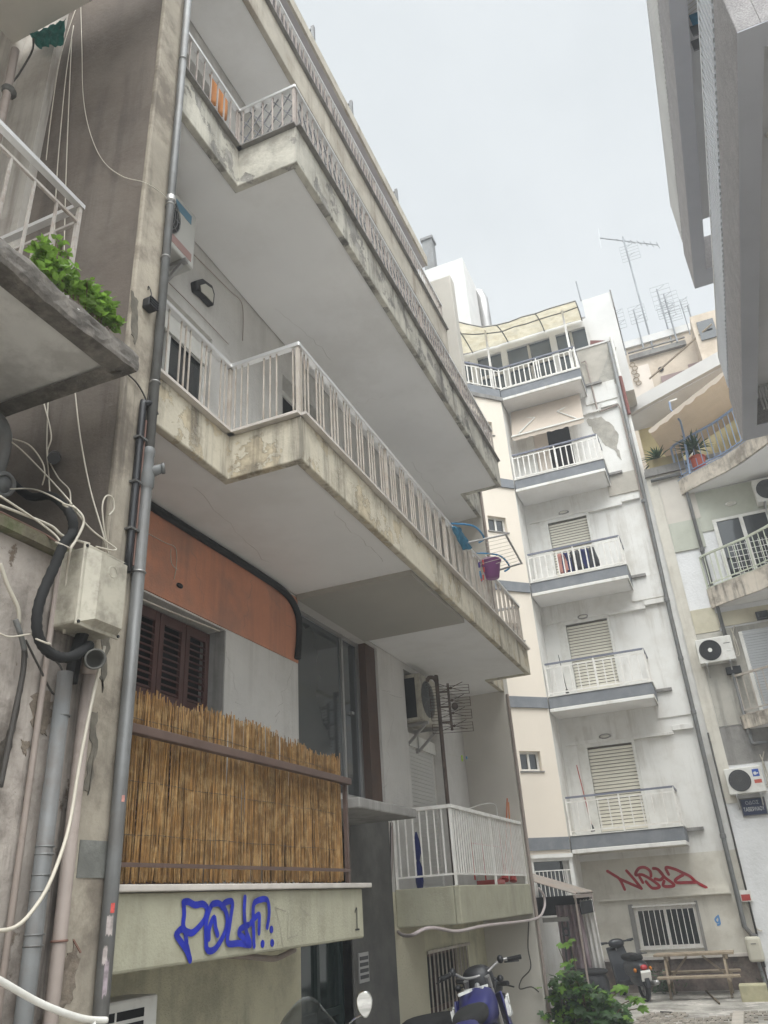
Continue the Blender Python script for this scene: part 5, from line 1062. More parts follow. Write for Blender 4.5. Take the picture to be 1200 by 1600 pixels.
t = T('clothes', 'dark and red clothes hung behind a railing of the white back building', 'laundry', (-2.2, YF+.3, FL[2]))
for k, (x, m_) in enumerate(((-2.62, redpl), (-2.5, navy), (-2.25, blackp), (-2.0, navy), (-1.85, blackp))):
    f = MB(); vs = []; n = 6
    for j in range(6):
        for i in range(n): vs.append((x-.1+.2*i/(n-1)*(1+.12*j), YF+.2+.03*math.sin(i*2+j+k), FL[2]+.72-.11*j))
    f.add(vs, [(j*n+i, j*n+i+1, (j+1)*n+i+1, (j+1)*n+i) for j in range(5) for i in range(n-1)]); o = f.build('garment', m_ if k else mat('cloth_rose', (.5,.24,.2), bump=0), t, recalc=False, smooth=True); o.modifiers.new('thick', 'SOLIDIFY').thickness = .02
def broom(label, p, q, m_, m2):
    t = T('broom', label, 'broom', p); p, q = Vector(p), Vector(q); f = MB(); f.tube([p, q], .011, 6); f.build('stick', m_, t); f = MB(); f.lathe([(.012, 0), (.03, -.03), (.05, -.16), (0, -.16)], p+(q-p)*.03, q-p, 10); f.build('head', m2, t); return t
broom('red broom leaning in the corner of the lowest back balcony', (-3.0, YF+.35, FL[0]+.2), (-3.12, YF+.4, FL[0]+1.55), redpl, blackp)
broom('dark mop standing in the corner of the middle back balcony', (-3.05, YF+.35, FL[1]+.2), (-3.12, YF+.4, FL[1]+1.1), concdk, concdk)
broom('red broom leaning behind the low white railing of the ground floor balcony', (-2.88, 10.9, 2.3), (-2.9, 11.55, 3.25), mat('broom_rust', (.42,.13,.06), bump=0), redpl)
broom('orange broom leaning against the shaded end wall', (-2.86, 11.2, 2.3), (-2.9, 11.6, 3.2), mat('broom_orange', (.5,.2,.08), bump=0), redpl)
dk = T('clothes_rack', 'red and white drying rack folded behind the low white railing', 'clothes rack', (-3.0, 10.2, 2.14)); f = MB()
for k in range(4): f.tube([(-2.95, 9.75+k*.45, 2.2), (-2.95, 9.7+k*.45, 2.85)], .01, 6)
f.tube([(-2.95, 9.7, 2.6), (-2.95, 11.2, 2.6)], .008, 6); f.build('leg', redpl, dk); f = MB(); f.tube(smooth_path([(-3.2, 10.2, 3.0), (-3.1, 10.9, 3.14), (-3.05, 11.4, 3.17), (-3.05, 11.46, 3.0)], 6), .008, 6); f.build('bow', whitep, dk)
t = T('dustpan', 'red plastic dustpan on the floor of the ground floor balcony', 'dustpan', (-2.95, 10.6, 2.15)); f = MB(); f.prism([(-3.1, 10.3, 2.15), (-2.86, 10.3, 2.15), (-2.86, 10.75, 2.15), (-3.1, 10.75, 2.15)], (0, 0, .05)); f.bar((-2.95, 10.75, 2.18), (-2.95, 11.0, 2.24), .03, .02); f.build('pan', redpl, t)
t = T('umbrella', 'closed navy umbrella hooked inside the low white railing', 'umbrella', (-3.3, 8.7, 2.3)); f = MB(); p = at(650, 1300, 'y', 8.72); f.lathe([(.008, 0), (.03, -.08), (.045, -.2), (.018, -.29), (.04, -.36), (.045, -.5), (.012, -.66)], p, (0, 0, 1), 10); f.build('canopy', navy, t); f = MB(); f.tube([p+V(0,0,-.64), p+V(0, 0, -.75)], .006, 6); f.build('tip', blackp, t)
pg = T('peg_pair', 'lime and blue pegs on a line inside the ground floor balcony', 'clothes pegs', (-3.3, 10.9, 3.9)); p = at(722, 1185, 'x', -3.3); f = MB(); f.obox(p, (.008, 0, 0), (0, .012, 0), (0, 0, .04)); f.build('peg', mat('peg_lime', (.4,.6,.05), bump=0), pg); p = at(729, 1184, 'x', -3.3); f = MB(); f.obox(p, (.008, 0, 0), (0, .018, .005), (0, 0, .02)); f.build('peg', bluepl, pg); f = MB(); f.tube([at(700, 1178, 'x', -3.3), at(745, 1190, 'x', -3.3)], .002, 4); f.build('line', cablew, pg)
# white hose round the low balcony + cable bundle
t = T('hose', 'white plastic hose looping round the underside of the ground floor balcony', 'hose', (-2.76, 8.6, 1.8)); f = MB()
f.tube(smooth_path([at(612, 1290, 'y', 8.5), at(610, 1380, 'y', 8.5), at(614, 1430, 'y', 8.5), at(622, 1456, 'y', 8.52), at(640, 1462, 'x', -2.95), at(662, 1452, 'x', -2.8), at(680, 1450, 'x', -2.74), at(715, 1455, 'x', -2.74), at(760, 1446, 'x', -2.74), at(835, 1436, 'x', -2.73), at(850, 1420, 'x', -2.72), at(850, 1400, 'x', -2.72), at(842, 1388, 'x', -2.72)], 7), .016, 8); f.build('tube', mat('hose_pinkish', (.42,.36,.35), rough=.5, bump=0), t, smooth=True)
t = T('cable_bundle', 'bundle of thin cables dropping from the canopy beside the dark pillar', 'cable', (-3.45, 8.48, 2.8))
for k in range(4):
    f = MB(); f.tube(smooth_path([at(604+k*3, 1285, 'y', 8.47), at(602+k*4, 1340, 'y', 8.47), at(604+k*2, 1400, 'y', 8.47), at(607+k*2, 1450, 'y', 8.47)], 5), .006, 5); f.build('cable', pipeb if k % 2 else cabled, t)
t = T('hose', 'sagging pinkish hose under the blue graffiti parapet', 'hose', (-3.4, 5.5, 1.7)); f = MB(); f.tube(smooth_path([at(330, 1492, 'x', -3.3), at(380, 1494, 'x', -3.3), at(425, 1498, 'x', -3.3), at(440, 1494, 'x', -3.3), at(460, 1484, 'x', -3.3)], 6), .02, 8); f.build('tube', pipeb, t, smooth=True)
t = T('pipe', 'pale vertical pipe at the outer corner of the shaded end wall', 'pipe', (-2.72, 11.75, .3)); f = MB(); f.tube([(-2.74, 11.72, .3), (-2.74, 11.72, 4.75)], .025, 8); f.tube([(-2.74, 11.72, 5.2), (-2.74, 11.72, 8.6)], .025, 8); f.build('tube', pipeb, t)
t = T('cable', 'loose dark cable dangling on the olive wall behind the motorcycle', 'cable', (-3.1, 11.6, 1.2)); f = MB(); f.tube(smooth_path([at(826, 1440, 'y', 11.6), at(825, 1480, 'y', 11.6), at(829, 1512, 'y', 11.6), at(815, 1530, 'y', 11.6), at(812, 1545, 'y', 11.6), at(830, 1542, 'y', 11.6), at(842, 1550, 'y', 11.6)], 7), .008, 5); f.build('wire', cabled, t)
for lb, pts in (('thin cable crossing the wall under the second balcony to the lamp', ((297, 392, -3.48), (330, 425, -3.48), (360, 455, -3.48), (377, 472, -3.48), (380, 500, -3.48), (379, 532, -3.48))), ('thin dark line of cable along the wall above the first balcony rail', ((262, 440, -3.48), (300, 478, -3.48), (340, 520, -3.48), (357, 538, -3.48)))):
    c = MB().tube(smooth_path([at(q[0], q[1], 'x', q[2]) for q in pts], 4), .005, 5); tag(c.build('cable', pipeb), lb, 'cable')
# strings on the terracotta wall
t = T('cable', 'thin pale string dangling on the terracotta wall', 'string', (-3.48, 4.4, 4.6)); f = MB(); f.tube(smooth_path([at(232, 834, 'x', -3.48), at(258, 848, 'x', -3.48), at(274, 856, 'x', -3.48), at(276, 880, 'x', -3.48), at(272, 905, 'x', -3.48)], 5), .003, 4); f.tube(smooth_path([at(267, 858, 'x', -3.48), at(268, 880, 'x', -3.48), at(277, 890, 'x', -3.48)], 5), .003, 4); f.build('string', cablew, t); f = MB(); f.ell(at(281, 915, 'x', -3.48), (.015, .04, .02), 8, 6); f.build('wall_plug', spray_k, t)
# ================================================================ VEHICLES
def wheel(parent, c, R, w, ax=(0, 1, 0)):
    f = MB(); f.ring(c, R-w, w, ax, 32, 10); ty = f.build('tyre', blackr, parent, smooth=True)
    f = MB(); f.ring(c, R-w*1.9, w*.35, ax, 28, 6); f.disc(Vector(c)-Vector(ax)*.04, .04, ax, .08, 12)
    u = Vector(ax).orthogonal().normalized(); v_ = Vector(ax).cross(u)
    for k in range(5):
        d = u*math.cos(k*2*PI/5)+v_*math.sin(k*2*PI/5); f.bar(Vector(c), Vector(c)+d*(R-w*1.9), .02, .03)
    f.build('rim', steel, ty)
def mirror_part(parent, a, b, r=(.02, .07, .05), nrm=(-1, 0, 0)):
    f = MB(); f.tube(smooth_path([a, (Vector(a)+Vector(b))/2+V(0, 0, .02), b], 4), .006, 6); m_ = f.build('mirror', chrome, parent)
    n_ = Vector(nrm).normalized(); f = MB(); c = Vector(b)+V(0, 0, r[2]*.9)
    u = V(0, 0, 1).cross(n_).normalized(); w_ = n_.cross(u)
    def out(k, s): 
        a_ = 2*PI*k/28; x, y = math.cos(a_), math.sin(a_); x *= (1+.22*y); return c+u*x*r[1]*s+w_*y*r[2]*1.35*s
    rim = [out(k, 1) for k in range(28)]; inn = [out(k, .88)+n_*.008 for k in range(28)]; back = [out(k, .8)-n_*.03 for k in range(28)]
    f.add(rim+inn+back, [(k, (k+1) % 28, 28+(k+1) % 28, 28+k) for k in range(28)]+[(k, 56+k, 56+(k+1) % 28, (k+1) % 28) for k in range(28)]+[tuple(range(56, 84))])
    f.build('mirror_housing', chrome, m_, smooth=True); f = MB(); f.poly(*[p+n_*.001 for p in inn]); f.build('mirror_glass', mirrorm, m_, recalc=False)
def scooter(label, loc, rz, body=scootd, shield=None, scale=1., rack=True, lean=0):
    t = T('scooter', label, 'scooter', loc, None, rz, world=False); t.scale = (scale,)*3; t.rotation_euler = (lean, 0, rz)
    f = MB(); f.ell((-.42, 0, .56), (.45, .17, .17), 20, 12, .75); f.ell((-.5, 0, .42), (.3, .15, .16), 16, 10, .7); f.build('rear_body', body, t, smooth=True)
    f = MB(); f.prism([(.30, -.2, .28), (.36, -.22, .6), (.46, -.17, .92), (.5, -.17, .92), (.45, -.22, .58), (.4, -.2, .26)], (0, .4, 0)); f.build('leg_shield', body, t, bevel=.03)
    f = MB(); f.box(-.1, .4, -.17, .17, .25, .31); f.build('floorboard', blackp, t, bevel=.02)
    f = MB(); f.ell((-.32, 0, .755), (.4, .155, .075), 18, 10, .75); f.build('seat', blackr, t, smooth=True)
    f = MB(); f.ell((.6, 0, .42), (.2, .08, .12), 14, 8); f.build('front_mudguard', body, t, smooth=True)
    for x in (.64, -.62): wheel(t, (x, 0, .24), .24, .05)
    f = MB(); f.tube([(.64, .07, .24), (.52, .06, .6), (.42, 0, .98)], .022, 8); f.tube([(.64, -.07, .24), (.52, -.06, .6)], .022, 8); f.build('fork', steel, t)
    f = MB(); f.ell((.42, 0, .98), (.1, .17, .085), 16, 10, .8); hc = f.build('handlebar_cowl', body, t, smooth=True); f = MB(); f.ell((.5, 0, .97), (.035, .08, .055)); f.build('headlight', signw, hc, smooth=True)
    f = MB(); f.tube([(.33, -.36, 1.02), (.4, -.15, 1.0), (.4, .15, 1.0), (.33, .36, 1.02)], .016, 8); f.tube([(.33, -.36, 1.02), (.35, -.22, 1.01)], .022, 8); f.tube([(.33, .36, 1.02), (.35, .22, 1.01)], .022, 8); f.tube([(.42, -.2, 1.0), (.42, -.35, .98)], .008, 6); f.tube([(.42, .2, 1.0), (.42, .35, .98)], .008, 6); f.build('handlebar', blackp, t)
    if shield:
        f = MB(); n = 9; vs = []
        for j in range(8):
            for i in range(n):
                u = i/(n-1)*2-1; v_ = j/7; wd = .2*(1-.45*v_**2.5); vs.append((.5-.12*v_-.07*u*u, u*wd, .98+.26*v_-(.07*u*u*v_)))
        f.add(vs, [(j*n+i, j*n+i+1, (j+1)*n+i+1, (j+1)*n+i) for j in range(7) for i in range(n-1)]); o = f.build('windshield', shield, t, recalc=False, smooth=True); o.modifiers.new('thick', 'SOLIDIFY').thickness = .005
        for s_ in (-1,): mirror_part(t, (.38, .2*s_, 1.02), (.36, .36*s_, 1.13), (.02, .05, .055))
    f = MB(); f.ell((-.86, 0, .6), (.05, .075, .05)); f.build('taillight', redlens, t, smooth=True)
    for s_ in (-1, 1): f = MB(); f.ell((-.78, .16*s_, .56), (.05, .03, .04)); f.build('indicator', amber, t, smooth=True)
    f = MB(); f.obox((-.885, 0, .46), (.01, 0, .02), (0, .1, 0), (-.02, 0, .075)); f.build('licence_plate', platew, t, bevel=.004)
    f = MB(); f.prism([(-.7, -.05, .47), (-.9, -.05, .42), (-.93, -.05, .25), (-.82, -.05, .3)], (0, .1, 0)); f.build('rear_mudguard', blackp, t, bevel=.015)
    f = MB(); f.tube([(-.3, -.14, .28), (-.75, -.17, .3), (-.95, -.17, .33)], [.03, .05, .045], 10); f.build('exhaust', steel, t, smooth=True)
    if rack: f = MB(); [f.tube([(-.55, y, .82), (-.9, y, .84)], .01, 6) for y in (-.1, 0, .1)]; f.tube([(-.9, -.12, .84), (-.9, .12, .84)], .01, 6); f.tube([(-.62, -.12, .83), (-.62, .12, .83)], .01, 6); f.build('rack', blackp, t)
    f = MB(); f.tube([(-.1, .12, .25), (-.15, .2, .02)], .012, 6); f.build('stand', steel, t)
    return t
smoke = mat('windshield_smoke', (.06,.065,.06), rough=.08, bump=0, spec=.8)
_n = smoke.node_tree; _b = [q for q in _n.nodes if q.type == 'BSDF_PRINCIPLED'][0]; _b.inputs['Alpha'].default_value = .55
scooter('scooter with smoked windshield and chrome mirror parked by the dark entrance door', (-2.41, 4.42, .4), math.radians(110), shield=smoke, scale=.93, rack=False)
scooter('black scooter with red tail light parked rear outwards beside the picnic table', (-2.66, 19.1, 0), math.radians(118), scale=1.0, lean=-.06)
t3 = scooter('black scooter with grey side panel beside the barred window', (-2.86, 8.5, .23), math.radians(62), scale=1.0, rack=False)
f = MB(); f.prism([(-.55, .16, .5), (-.2, .18, .52), (-.1, .17, .68), (-.5, .15, .66)], (0, .012, 0)); f.build('side_panel', scootg, t3, bevel=.004); f = MB(); f.prism([(-.5, -.16, .5), (-.15, -.18, .52), (-.1, -.17, .68), (-.45, -.15, .66)], (0, -.012, 0)); f.build('side_panel', scootg, t3, bevel=.004)
# trail motorcycle
mc = T('motorcycle', 'blue trail motorcycle with white tank lettering under the ground floor balcony', 'motorcycle', (-2.24, 7.55, .27), None, math.radians(112), world=False)
mc.rotation_euler = (math.radians(-9), 0, math.radians(100))
for x, R in ((.72, .34), (-.7, .32)): wheel(mc, (x, 0, R), R, .055)
f = MB(); f.tube([(.72, .1, .34), (.52, .1, .85), (.4, .1, 1.1)], .026, 8); f.tube([(.72, -.1, .34), (.52, -.1, .85), (.4, -.1, 1.1)], .026, 8); f.build('fork', steel, mc)
f = MB()
prof = [(.36, .80, .1), (.34, .98, .15), (.2, 1.03, .17), (.0, .98, .14), (-.1, .88, .11)]
secs = [(.40, .86, .06, .1), (.3, .9, .15, .14), (.12, .9, .17, .15), (-.06, .87, .13, .1), (-.14, .86, .09, .05)]
vs = []; n = 16
for x, z, wy, hz in secs:
    for k in range(n):
        a = 2*PI*k/n; vs.append((x, wy*math.copysign(abs(math.cos(a))**.7, math.cos(a)), z+hz*math.copysign(abs(math.sin(a))**.7, math.sin(a))))
f.add(vs, [(i*n+k, i*n+(k+1) % n, (i+1)*n+(k+1) % n, (i+1)*n+k) for i in range(len(secs)-1) for k in range(n)]+[tuple(range(n)), tuple(range((len(secs)-1)*n, len(secs)*n))])
tk = f.build('fuel_tank', bikeb, mc, smooth=True)
for s_ in (-1, 1):
    f = MB(); f.prism([(.44, .12*s_, .95), (.2, .2*s_, .98), (.12, .22*s_, .72), (.3, .23*s_, .58), (.46, .16*s_, .72)], (0, .02*s_, 0)); sd = f.build('tank_shroud', bikeb, mc, bevel=.012)
    f = MB(); Yp = .243*s_
    for a, b in (((.4, .93), (.24, .78)), ((.26, .93), (.38, .78)), ((.22, .92), (.19, .8)), ((.19, .8), (.1, .8)), ((.1, .8), (.12, .92))):
        f.bar(V(a[0], Yp, a[1]), V(b[0], Yp, b[1]), .02, .014, (0, 1, 0))
    f.build('tank_lettering', signw, sd)
f = MB()
for a, b in (((.27, -.1), (.05, .12)), ((.22, .1), (.1, -.08)), ((.05, .02), (-.03, .03)), ((-.03, .03), (-.04, .12)), ((-.04, .12), (.03, .12))):
    f.bar(V(a[0], a[1], 1.048-.35*abs(a[1])**1.5), V(b[0], b[1], 1.048-.35*abs(b[1])**1.5), .018, .02)
f.build('tank_lettering', signw, tk)
f = MB(); f.box(-.05, .22, .172, .176, .89, .895)
f = MB(); f.ell((-.4, 0, .9), (.42, .13, .07), 18, 10, .7); f.build('seat', blackr, mc, smooth=True)
f = MB(); f.ell((-.75, 0, .86), (.28, .1, .06), 14, 8, .7); f.build('tail', bikeb, mc, smooth=True)
f = MB(); f.ell((-1.02, 0, .84), (.04, .06, .035)); f.build('taillight', redlens, mc)
f = MB(); f.box(-.15, .35, -.13, .13, .38, .72); f.ell((.1, 0, .6), (.2, .17, .16), 12, 8, .6); f.build('engine', blackp, mc, bevel=.03)
f = MB(); f.tube([(.35, 0, 1.05), (-.1, 0, .8), (-.5, 0, .75), (-.7, 0, .32)], .025, 8); f.tube([(.38, 0, .95), (.32, 0, .4), (-.2, 0, .36), (-.7, 0, .32)], .022, 8); f.build('frame', steel, mc)
f = MB(); f.ell((.5, 0, 1.06), (.11, .15, .14), 16, 10, .8); hd = f.build('headlight_cowl', blackp, mc, smooth=True); f = MB(); f.ell((.59, 0, 1.05), (.04, .09, .08)); f.build('headlight', signw, hd, smooth=True)
f = MB(); f.prism([(.55, -.06, .78), (.95, -.05, .7), (1.0, -.04, .64), (.6, -.06, .72)], (0, .12, 0)); f.build('front_mudguard', bikeb, mc, bevel=.015)
f = MB(); f.tube(smooth_path([(.22, -.42, 1.18), (.32, -.25, 1.19), (.38, -.1, 1.12), (.38, .1, 1.12), (.32, .25, 1.19), (.22, .42, 1.18)], 5), .013, 8); hb = f.build('handlebar', steel, mc, smooth=True); hb.rotation_euler = (0, 0, math.radians(34)); hb.location = (.38*(1-math.cos(math.radians(34))), -.38*math.sin(math.radians(34)), 0)
for s_ in (-1, 1):
    f = MB(); f.tube([(.22, .42*s_, 1.18), (.27, .3*s_, 1.185)], .02, 8); f.build('grip', blackr, hb); f = MB(); f.tube([(.3, .28*s_, 1.17), (.3, .43*s_, 1.15)], .007, 6); f.ell((.31, .25*s_, 1.2), (.03, .03, .035)); f.build('brake_lever', blackp, hb)
    f = MB(); f.ell((.5, .2*s_, 1.05), (.04, .03, .03)); f.tube([(.48, .1*s_, 1.05), (.5, .2*s_, 1.05)], .008, 6); f.build('indicator', blackp, mc)
f = MB(); f.tube([(.3, -.12, .5), (.0, -.2, .45), (-.5, -.2, .7), (-.95, -.18, .8)], [.025, .03, .05, .05], 10); f.build('exhaust', blackp, mc, smooth=True)
# ================================================================ PICNIC TABLE
pt_ = T('picnic_table', 'weathered wooden picnic table with attached benches under the back window', 'picnic table', (-1.38, 19.2, 0))
f = MB()
for k in range(4): f.box(-2.14+.01*(k % 2), -.6-.01*(k % 3), 18.94+k*.135, 19.065+k*.135, .72, .765)
f.build('table_top', wood, pt_, bevel=.006)
for y in (18.52, 19.62):
    f = MB(); f.box(-2.1, -.56, y, y+.125, .36, .4); f.box(-2.1, -.57, y+.135, y+.26, .36, .4); f.build('bench', wood, pt_, bevel=.006)
for x in (-1.93, -.8):
    for s_ in (-1, 1):
        f = MB(); f.bar((x, 19.2+.16*s_, .72), (x, 19.2+.42*s_, 0), .045, .09, (0, 1, 0)); f.build('leg', wood, pt_, bevel=.005)
    f = MB(); f.box(x+.026, x+.066, 18.5, 19.9, .29, .36); f.box(x+.026, x+.066, 18.95, 19.47, .64, .72); f.build('cross_beam', wood, pt_, bevel=.004)
    f = MB(); f.bar((x+.05 if x < -1 else x, 19.2, .34), (x+.42*(1 if x < -1 else -1), 19.2, .7), .04, .04); f.build('brace', wood, pt_)
t = MB(); t.tube([at(1103, 1548, 'z', .02), at(1124, 1568, 'z', .02)], .018, 6); tag(t.build('stick', stem), 'stick lying on the ground in front of the picnic table', 'stick')
t = MB(); t.tube([at(1032, 1581, 'z', .03), at(1050, 1582, 'z', .03)], .014, 6); tag(t.build('stick', cabled), 'short dark stick left of the loose paving bricks', 'stick')
# ================================================================ TIN CANOPY, CURTAIN, BLACK TUB
tc_ = T('tin_canopy', 'small rusty tin canopy on a thin post at the foot of the cream wing wall', 'canopy', (-3.6, 17.6, 0))
f = MB(); n = 26; vs = []
for i in range(n+1):
    y = 16.3+1.9*i/n; dz = .018*(1 if i % 2 else -1); vs += [V(-4.6, y, 2.52+dz), V(-3.02, y, 1.98+dz)]
f.add(vs, [(2*i, 2*i+2, 2*i+3, 2*i+1) for i in range(n)]); o = f.build('roof_sheet', tin, tc_, recalc=False); o.modifiers.new('thick', 'SOLIDIFY').thickness = .012
f = MB(); f.bar((-3.05, 16.3, 1.93), (-3.05, 18.2, 1.93), .05, .06); f.bar((-4.5, 18.18, 2.42), (-3.05, 18.18, 1.92), .04, .06); f.tube([(-3.04, 18.1, 0), (-3.04, 18.1, 1.95)], .028, 8); f.tube([(-3.06, 16.4, 0), (-3.06, 16.4, 1.95)], .02, 8); f.build('post', pipeb, tc_)
f = MB(); f.box(-3.04, -3.02, 16.6, 18.15, 1.62, 1.84); f.box(-4.4, -3.1, 18.19, 18.2, 1.6, 1.95); f.build('valance', dark, tc_)  # valance: near-black sheets put in for the shade beneath the tin roof
cu = T('curtain', 'faded pink curtain with a white side panel hanging under the tin canopy', 'curtain', (-3.3, 18.0, .6))
f = MB(); vs = []; n = 28
for j in range(8):
    for i in range(n):
        u = i/(n-1); v_ = j/7; vs.append((-3.78+.5*u-.0*v_+.05*v_*u, 17.95+.05*math.sin(u*26)+.02*math.sin(u*9+v_*5), 1.78-(1.2+.06*math.sin(u*13))*v_))
f.add(vs, [(j*n+i, j*n+i+1, (j+1)*n+i+1, (j+1)*n+i) for j in range(7) for i in range(n-1)]); o = f.build('pink_cloth', pinkc, cu, recalc=False, smooth=True); o.modifiers.new('thick', 'SOLIDIFY').thickness = .008
f = MB(); vs = []
for j in range(8):
    for i in range(n):
        u = i/(n-1); v_ = j/7; vs.append((-3.28+.26*u+.05*v_, 17.98+.025*math.sin(u*18), 1.83+.03*abs(math.sin(u*14))*(1-v_)-(1.18+.09*abs(math.sin(u*10)))*v_))
f.add(vs, [(j*n+i, j*n+i+1, (j+1)*n+i+1, (j+1)*n+i) for j in range(7) for i in range(n-1)]); o = f.build('white_panel', mat('sheet_white', (.62,.6,.57), rough=.8, bump=.1), cu, recalc=False, smooth=True); o.modifiers.new('thick', 'SOLIDIFY').thickness = .008
bt = T('tub', 'black plastic tub under the pink curtain behind the leafy bush', 'tub', (-3.35, 17.6, 0)); f = MB(); f.ell((-3.3, 17.5, .3), (.42, .3, .36), 24, 12, .55); f.build('body', blackp, bt, smooth=True); f = MB(); f.ell((-3.3, 17.5, .62), (.44, .32, .05), 24, 8, .6); f.build('rim', blackr, bt, smooth=True)
ip = T('iron_stand', 'black twin bar iron stand in front of the pink curtain', 'stand', (-3.6, 17.4, .1)); f = MB()
for dx in (0, .11): f.tube([at(877, 1432, 'y', 17.4)+V(dx, 0, 0), at(888, 1520, 'y', 17.4)+V(dx, 0, -.2)], .022, 8)
f.ring(at(883, 1456, 'y', 17.36)+V(.02, 0, 0), .06, .02, (0, 1, 0), 16, 6); f.build('bar', blackp, ip)
f = MB(); f.box(-3.95, -3.42, 17.36, 17.44, 1.5, 1.58); f.build('shelf', conc, ip)
# ================================================================ PLANTS
def leaf(mb, c, d, nrm, L, W, fold=.25):
    d = Vector(d).normalized(); nrm = Vector(nrm); s_ = d.cross(nrm)
    if s_.length < 1e-4: s_ = d.orthogonal()
    s_.normalize(); nrm = s_.cross(d); c = Vector(c)
    pts = [c, c+d*L*.3+s_*W*.45+nrm*W*fold*.4, c+d*L*.62+s_*W*.4+nrm*W*fold*.3, c+d*L-nrm*L*.08, c+d*L*.62-s_*W*.4+nrm*W*fold*.3, c+d*L*.3-s_*W*.45+nrm*W*fold*.4, c+d*L*.5]
    mb.add(pts, [(0, 1, 6), (1, 2, 6), (2, 3, 6), (3, 4, 6), (4, 5, 6), (5, 0, 6)])
def figleaf(mb, c, d, nrm, S):
    d = Vector(d).normalized(); s_ = d.cross(Vector(nrm))
    if s_.length < 1e-4: s_ = d.orthogonal()
    s_.normalize(); n_ = s_.cross(d); c = Vector(c)
    prof = [(0, 0), (-.05, .3), (.12, .5), (.2, .28), (.42, .52), (.62, .5), (.55, .2), (.85, .16), (1.02, 0)]
    P = [c+d*S*x+s_*S*y*.95-n_*S*(.12*abs(y)+.1*x*x) for x, y in prof]; Q = [c+d*S*x-s_*S*y*.95-n_*S*(.12*abs(y)+.1*x*x) for x, y in prof[1:-1]]
    m_ = c+d*S*.4; poly = P+Q[::-1]; k = len(poly); mb.add(poly+[m_], [(i, (i+1) % k, k) for i in range(k)])
rl = random.Random(21)
def rdir(up=.3): 
    a = rl.random()*2*PI; return V(math.cos(a), math.sin(a), rl.uniform(-.4, 1)*1+up-.3)
bp = T('balcony_plant', 'bright green leafy weed growing over the edge of the left balcony', 'plant', (-2.6, 2.3, 4.9))
lf = MB(); stm = MB()
for k in range(44):
    x, y = rl.uniform(50, 190), 0; t_ = (x-50)/140; y = 395+ t_*110 + rl.uniform(-32, 12)*(1-.25*t_)
    tip = at(x, y, 'x', -2.5-.1*rl.random()); base_ = at(75+t_*95, 420+t_*85+12, 'x', -2.58)
    tip.y = min(tip.y, 2.86); mid = (tip+base_)/2+V(0, 0, .03); path = smooth_path([base_, mid, tip], 4); stm.tube(path, .003, 4)
    for p in path[2:]:
        for _ in range(3): leaf(lf, p+V(rl.gauss(0, .012), rl.gauss(0, .012), rl.gauss(0, .012)), rdir(.25), rdir(1.2), rl.uniform(.034, .066), rl.uniform(.024, .042))
for k in range(14):
    p = at(rl.uniform(60, 110), rl.uniform(372, 402), 'x', -2.58); 
    for _ in range(3): leaf(lf, p, rdir(.3), rdir(1.2), rl.uniform(.03, .05), .028)
    stm.tube([p, p+V(0, 0, -.1)], .003, 4)
lf.build('leaves', leafb, bp, recalc=False); stm.build('stem', stem, bp)
fb = T('fig_bush', 'low broad leaved fig bush beside the corner of the end wall', 'bush', (-2.3, 11.8, .25))
lf = MB(); ly = MB(); stm = MB()
for k in range(84):
    x = rl.uniform(852, 985); y = 1512+rl.random()*100; 
    top = 1518 + max(0, (x-905))*.75 + max(0, 880-x)*.4
    if y < top: y = top+rl.random()*40
    dep = 11.9+rl.uniform(-.55, .5); tip = at(x, y, 'y', dep); b_ = V(-2.3+rl.gauss(0, .15), 11.8+rl.gauss(0, .15), .22)
    mid = (tip*.6+b_*.4)+V(0, 0, .12); path = smooth_path([b_, mid, tip], 4); stm.tube(path, [.012-.001*i for i in range(len(path))], 5)
    for p in path[3:]:
        for _ in range(2):
            tgt = ly if rl.random() < .2 else lf
            figleaf(tgt, p+V(rl.gauss(0, .05), rl.gauss(0, .05), rl.gauss(0, .04)), V(rl.gauss(0, 1), rl.gauss(-.5, .8), rl.uniform(-.7, .25)), V(rl.gauss(0, .35), rl.gauss(-.4, .35), 1), rl.uniform(.07, .15))
for x, y in ((893, 1478), (872, 1478), (850, 1552), (975, 1542), (993, 1560), (890, 1498), (1000, 1575)):
    p = at(x, y, 'y', 11.9); stm.tube(smooth_path([V(-2.3, 11.8, .3), (p+V(-2.3, 11.8, .5))/2, p], 4), .006, 5)
    for _ in range(2 if y < 1500 else 4): figleaf(ly if y < 1500 or x > 960 else lf, p+V(rl.gauss(0, .03), rl.gauss(0, .03), rl.gauss(0, .03)), V(rl.gauss(0, 1), -.5, rl.uniform(-.6, .2)), V(0, -.5, 1), rl.uniform(.1, .16))
lf.build('leaves', leafd, fb, recalc=False); ly.build('young_leaves', leafl, fb, recalc=False); stm.build('stem', stem, fb)
wd = T('weeds', 'small green weeds at the foot of the back wall between the scooter and the table', 'weeds', (-2.1, 19.8, 0)); lf = MB()
for k in range(260):
    p = V(-2.15+rl.gauss(0, .16), 19.8+rl.gauss(0, .08), .02+abs(rl.gauss(0, .16))); leaf(lf, p, rdir(.5), rdir(1), rl.uniform(.05, .1), rl.uniform(.02, .045))
lf.build('leaves', leafd, wd, recalc=False)
wd2 = T('weeds', 'green tuft at the right edge behind the dirty yellow block', 'weeds', (-.1, 18.7, 0)); lf = MB()
for k in range(120): leaf(lf, V(-.02+rl.gauss(0, .1), 18.7+rl.gauss(0, .1), .02+abs(rl.gauss(0, .13))), rdir(.5), rdir(1), rl.uniform(.06, .12), .04)
lf.build('leaves', leafd, wd2, recalc=False)
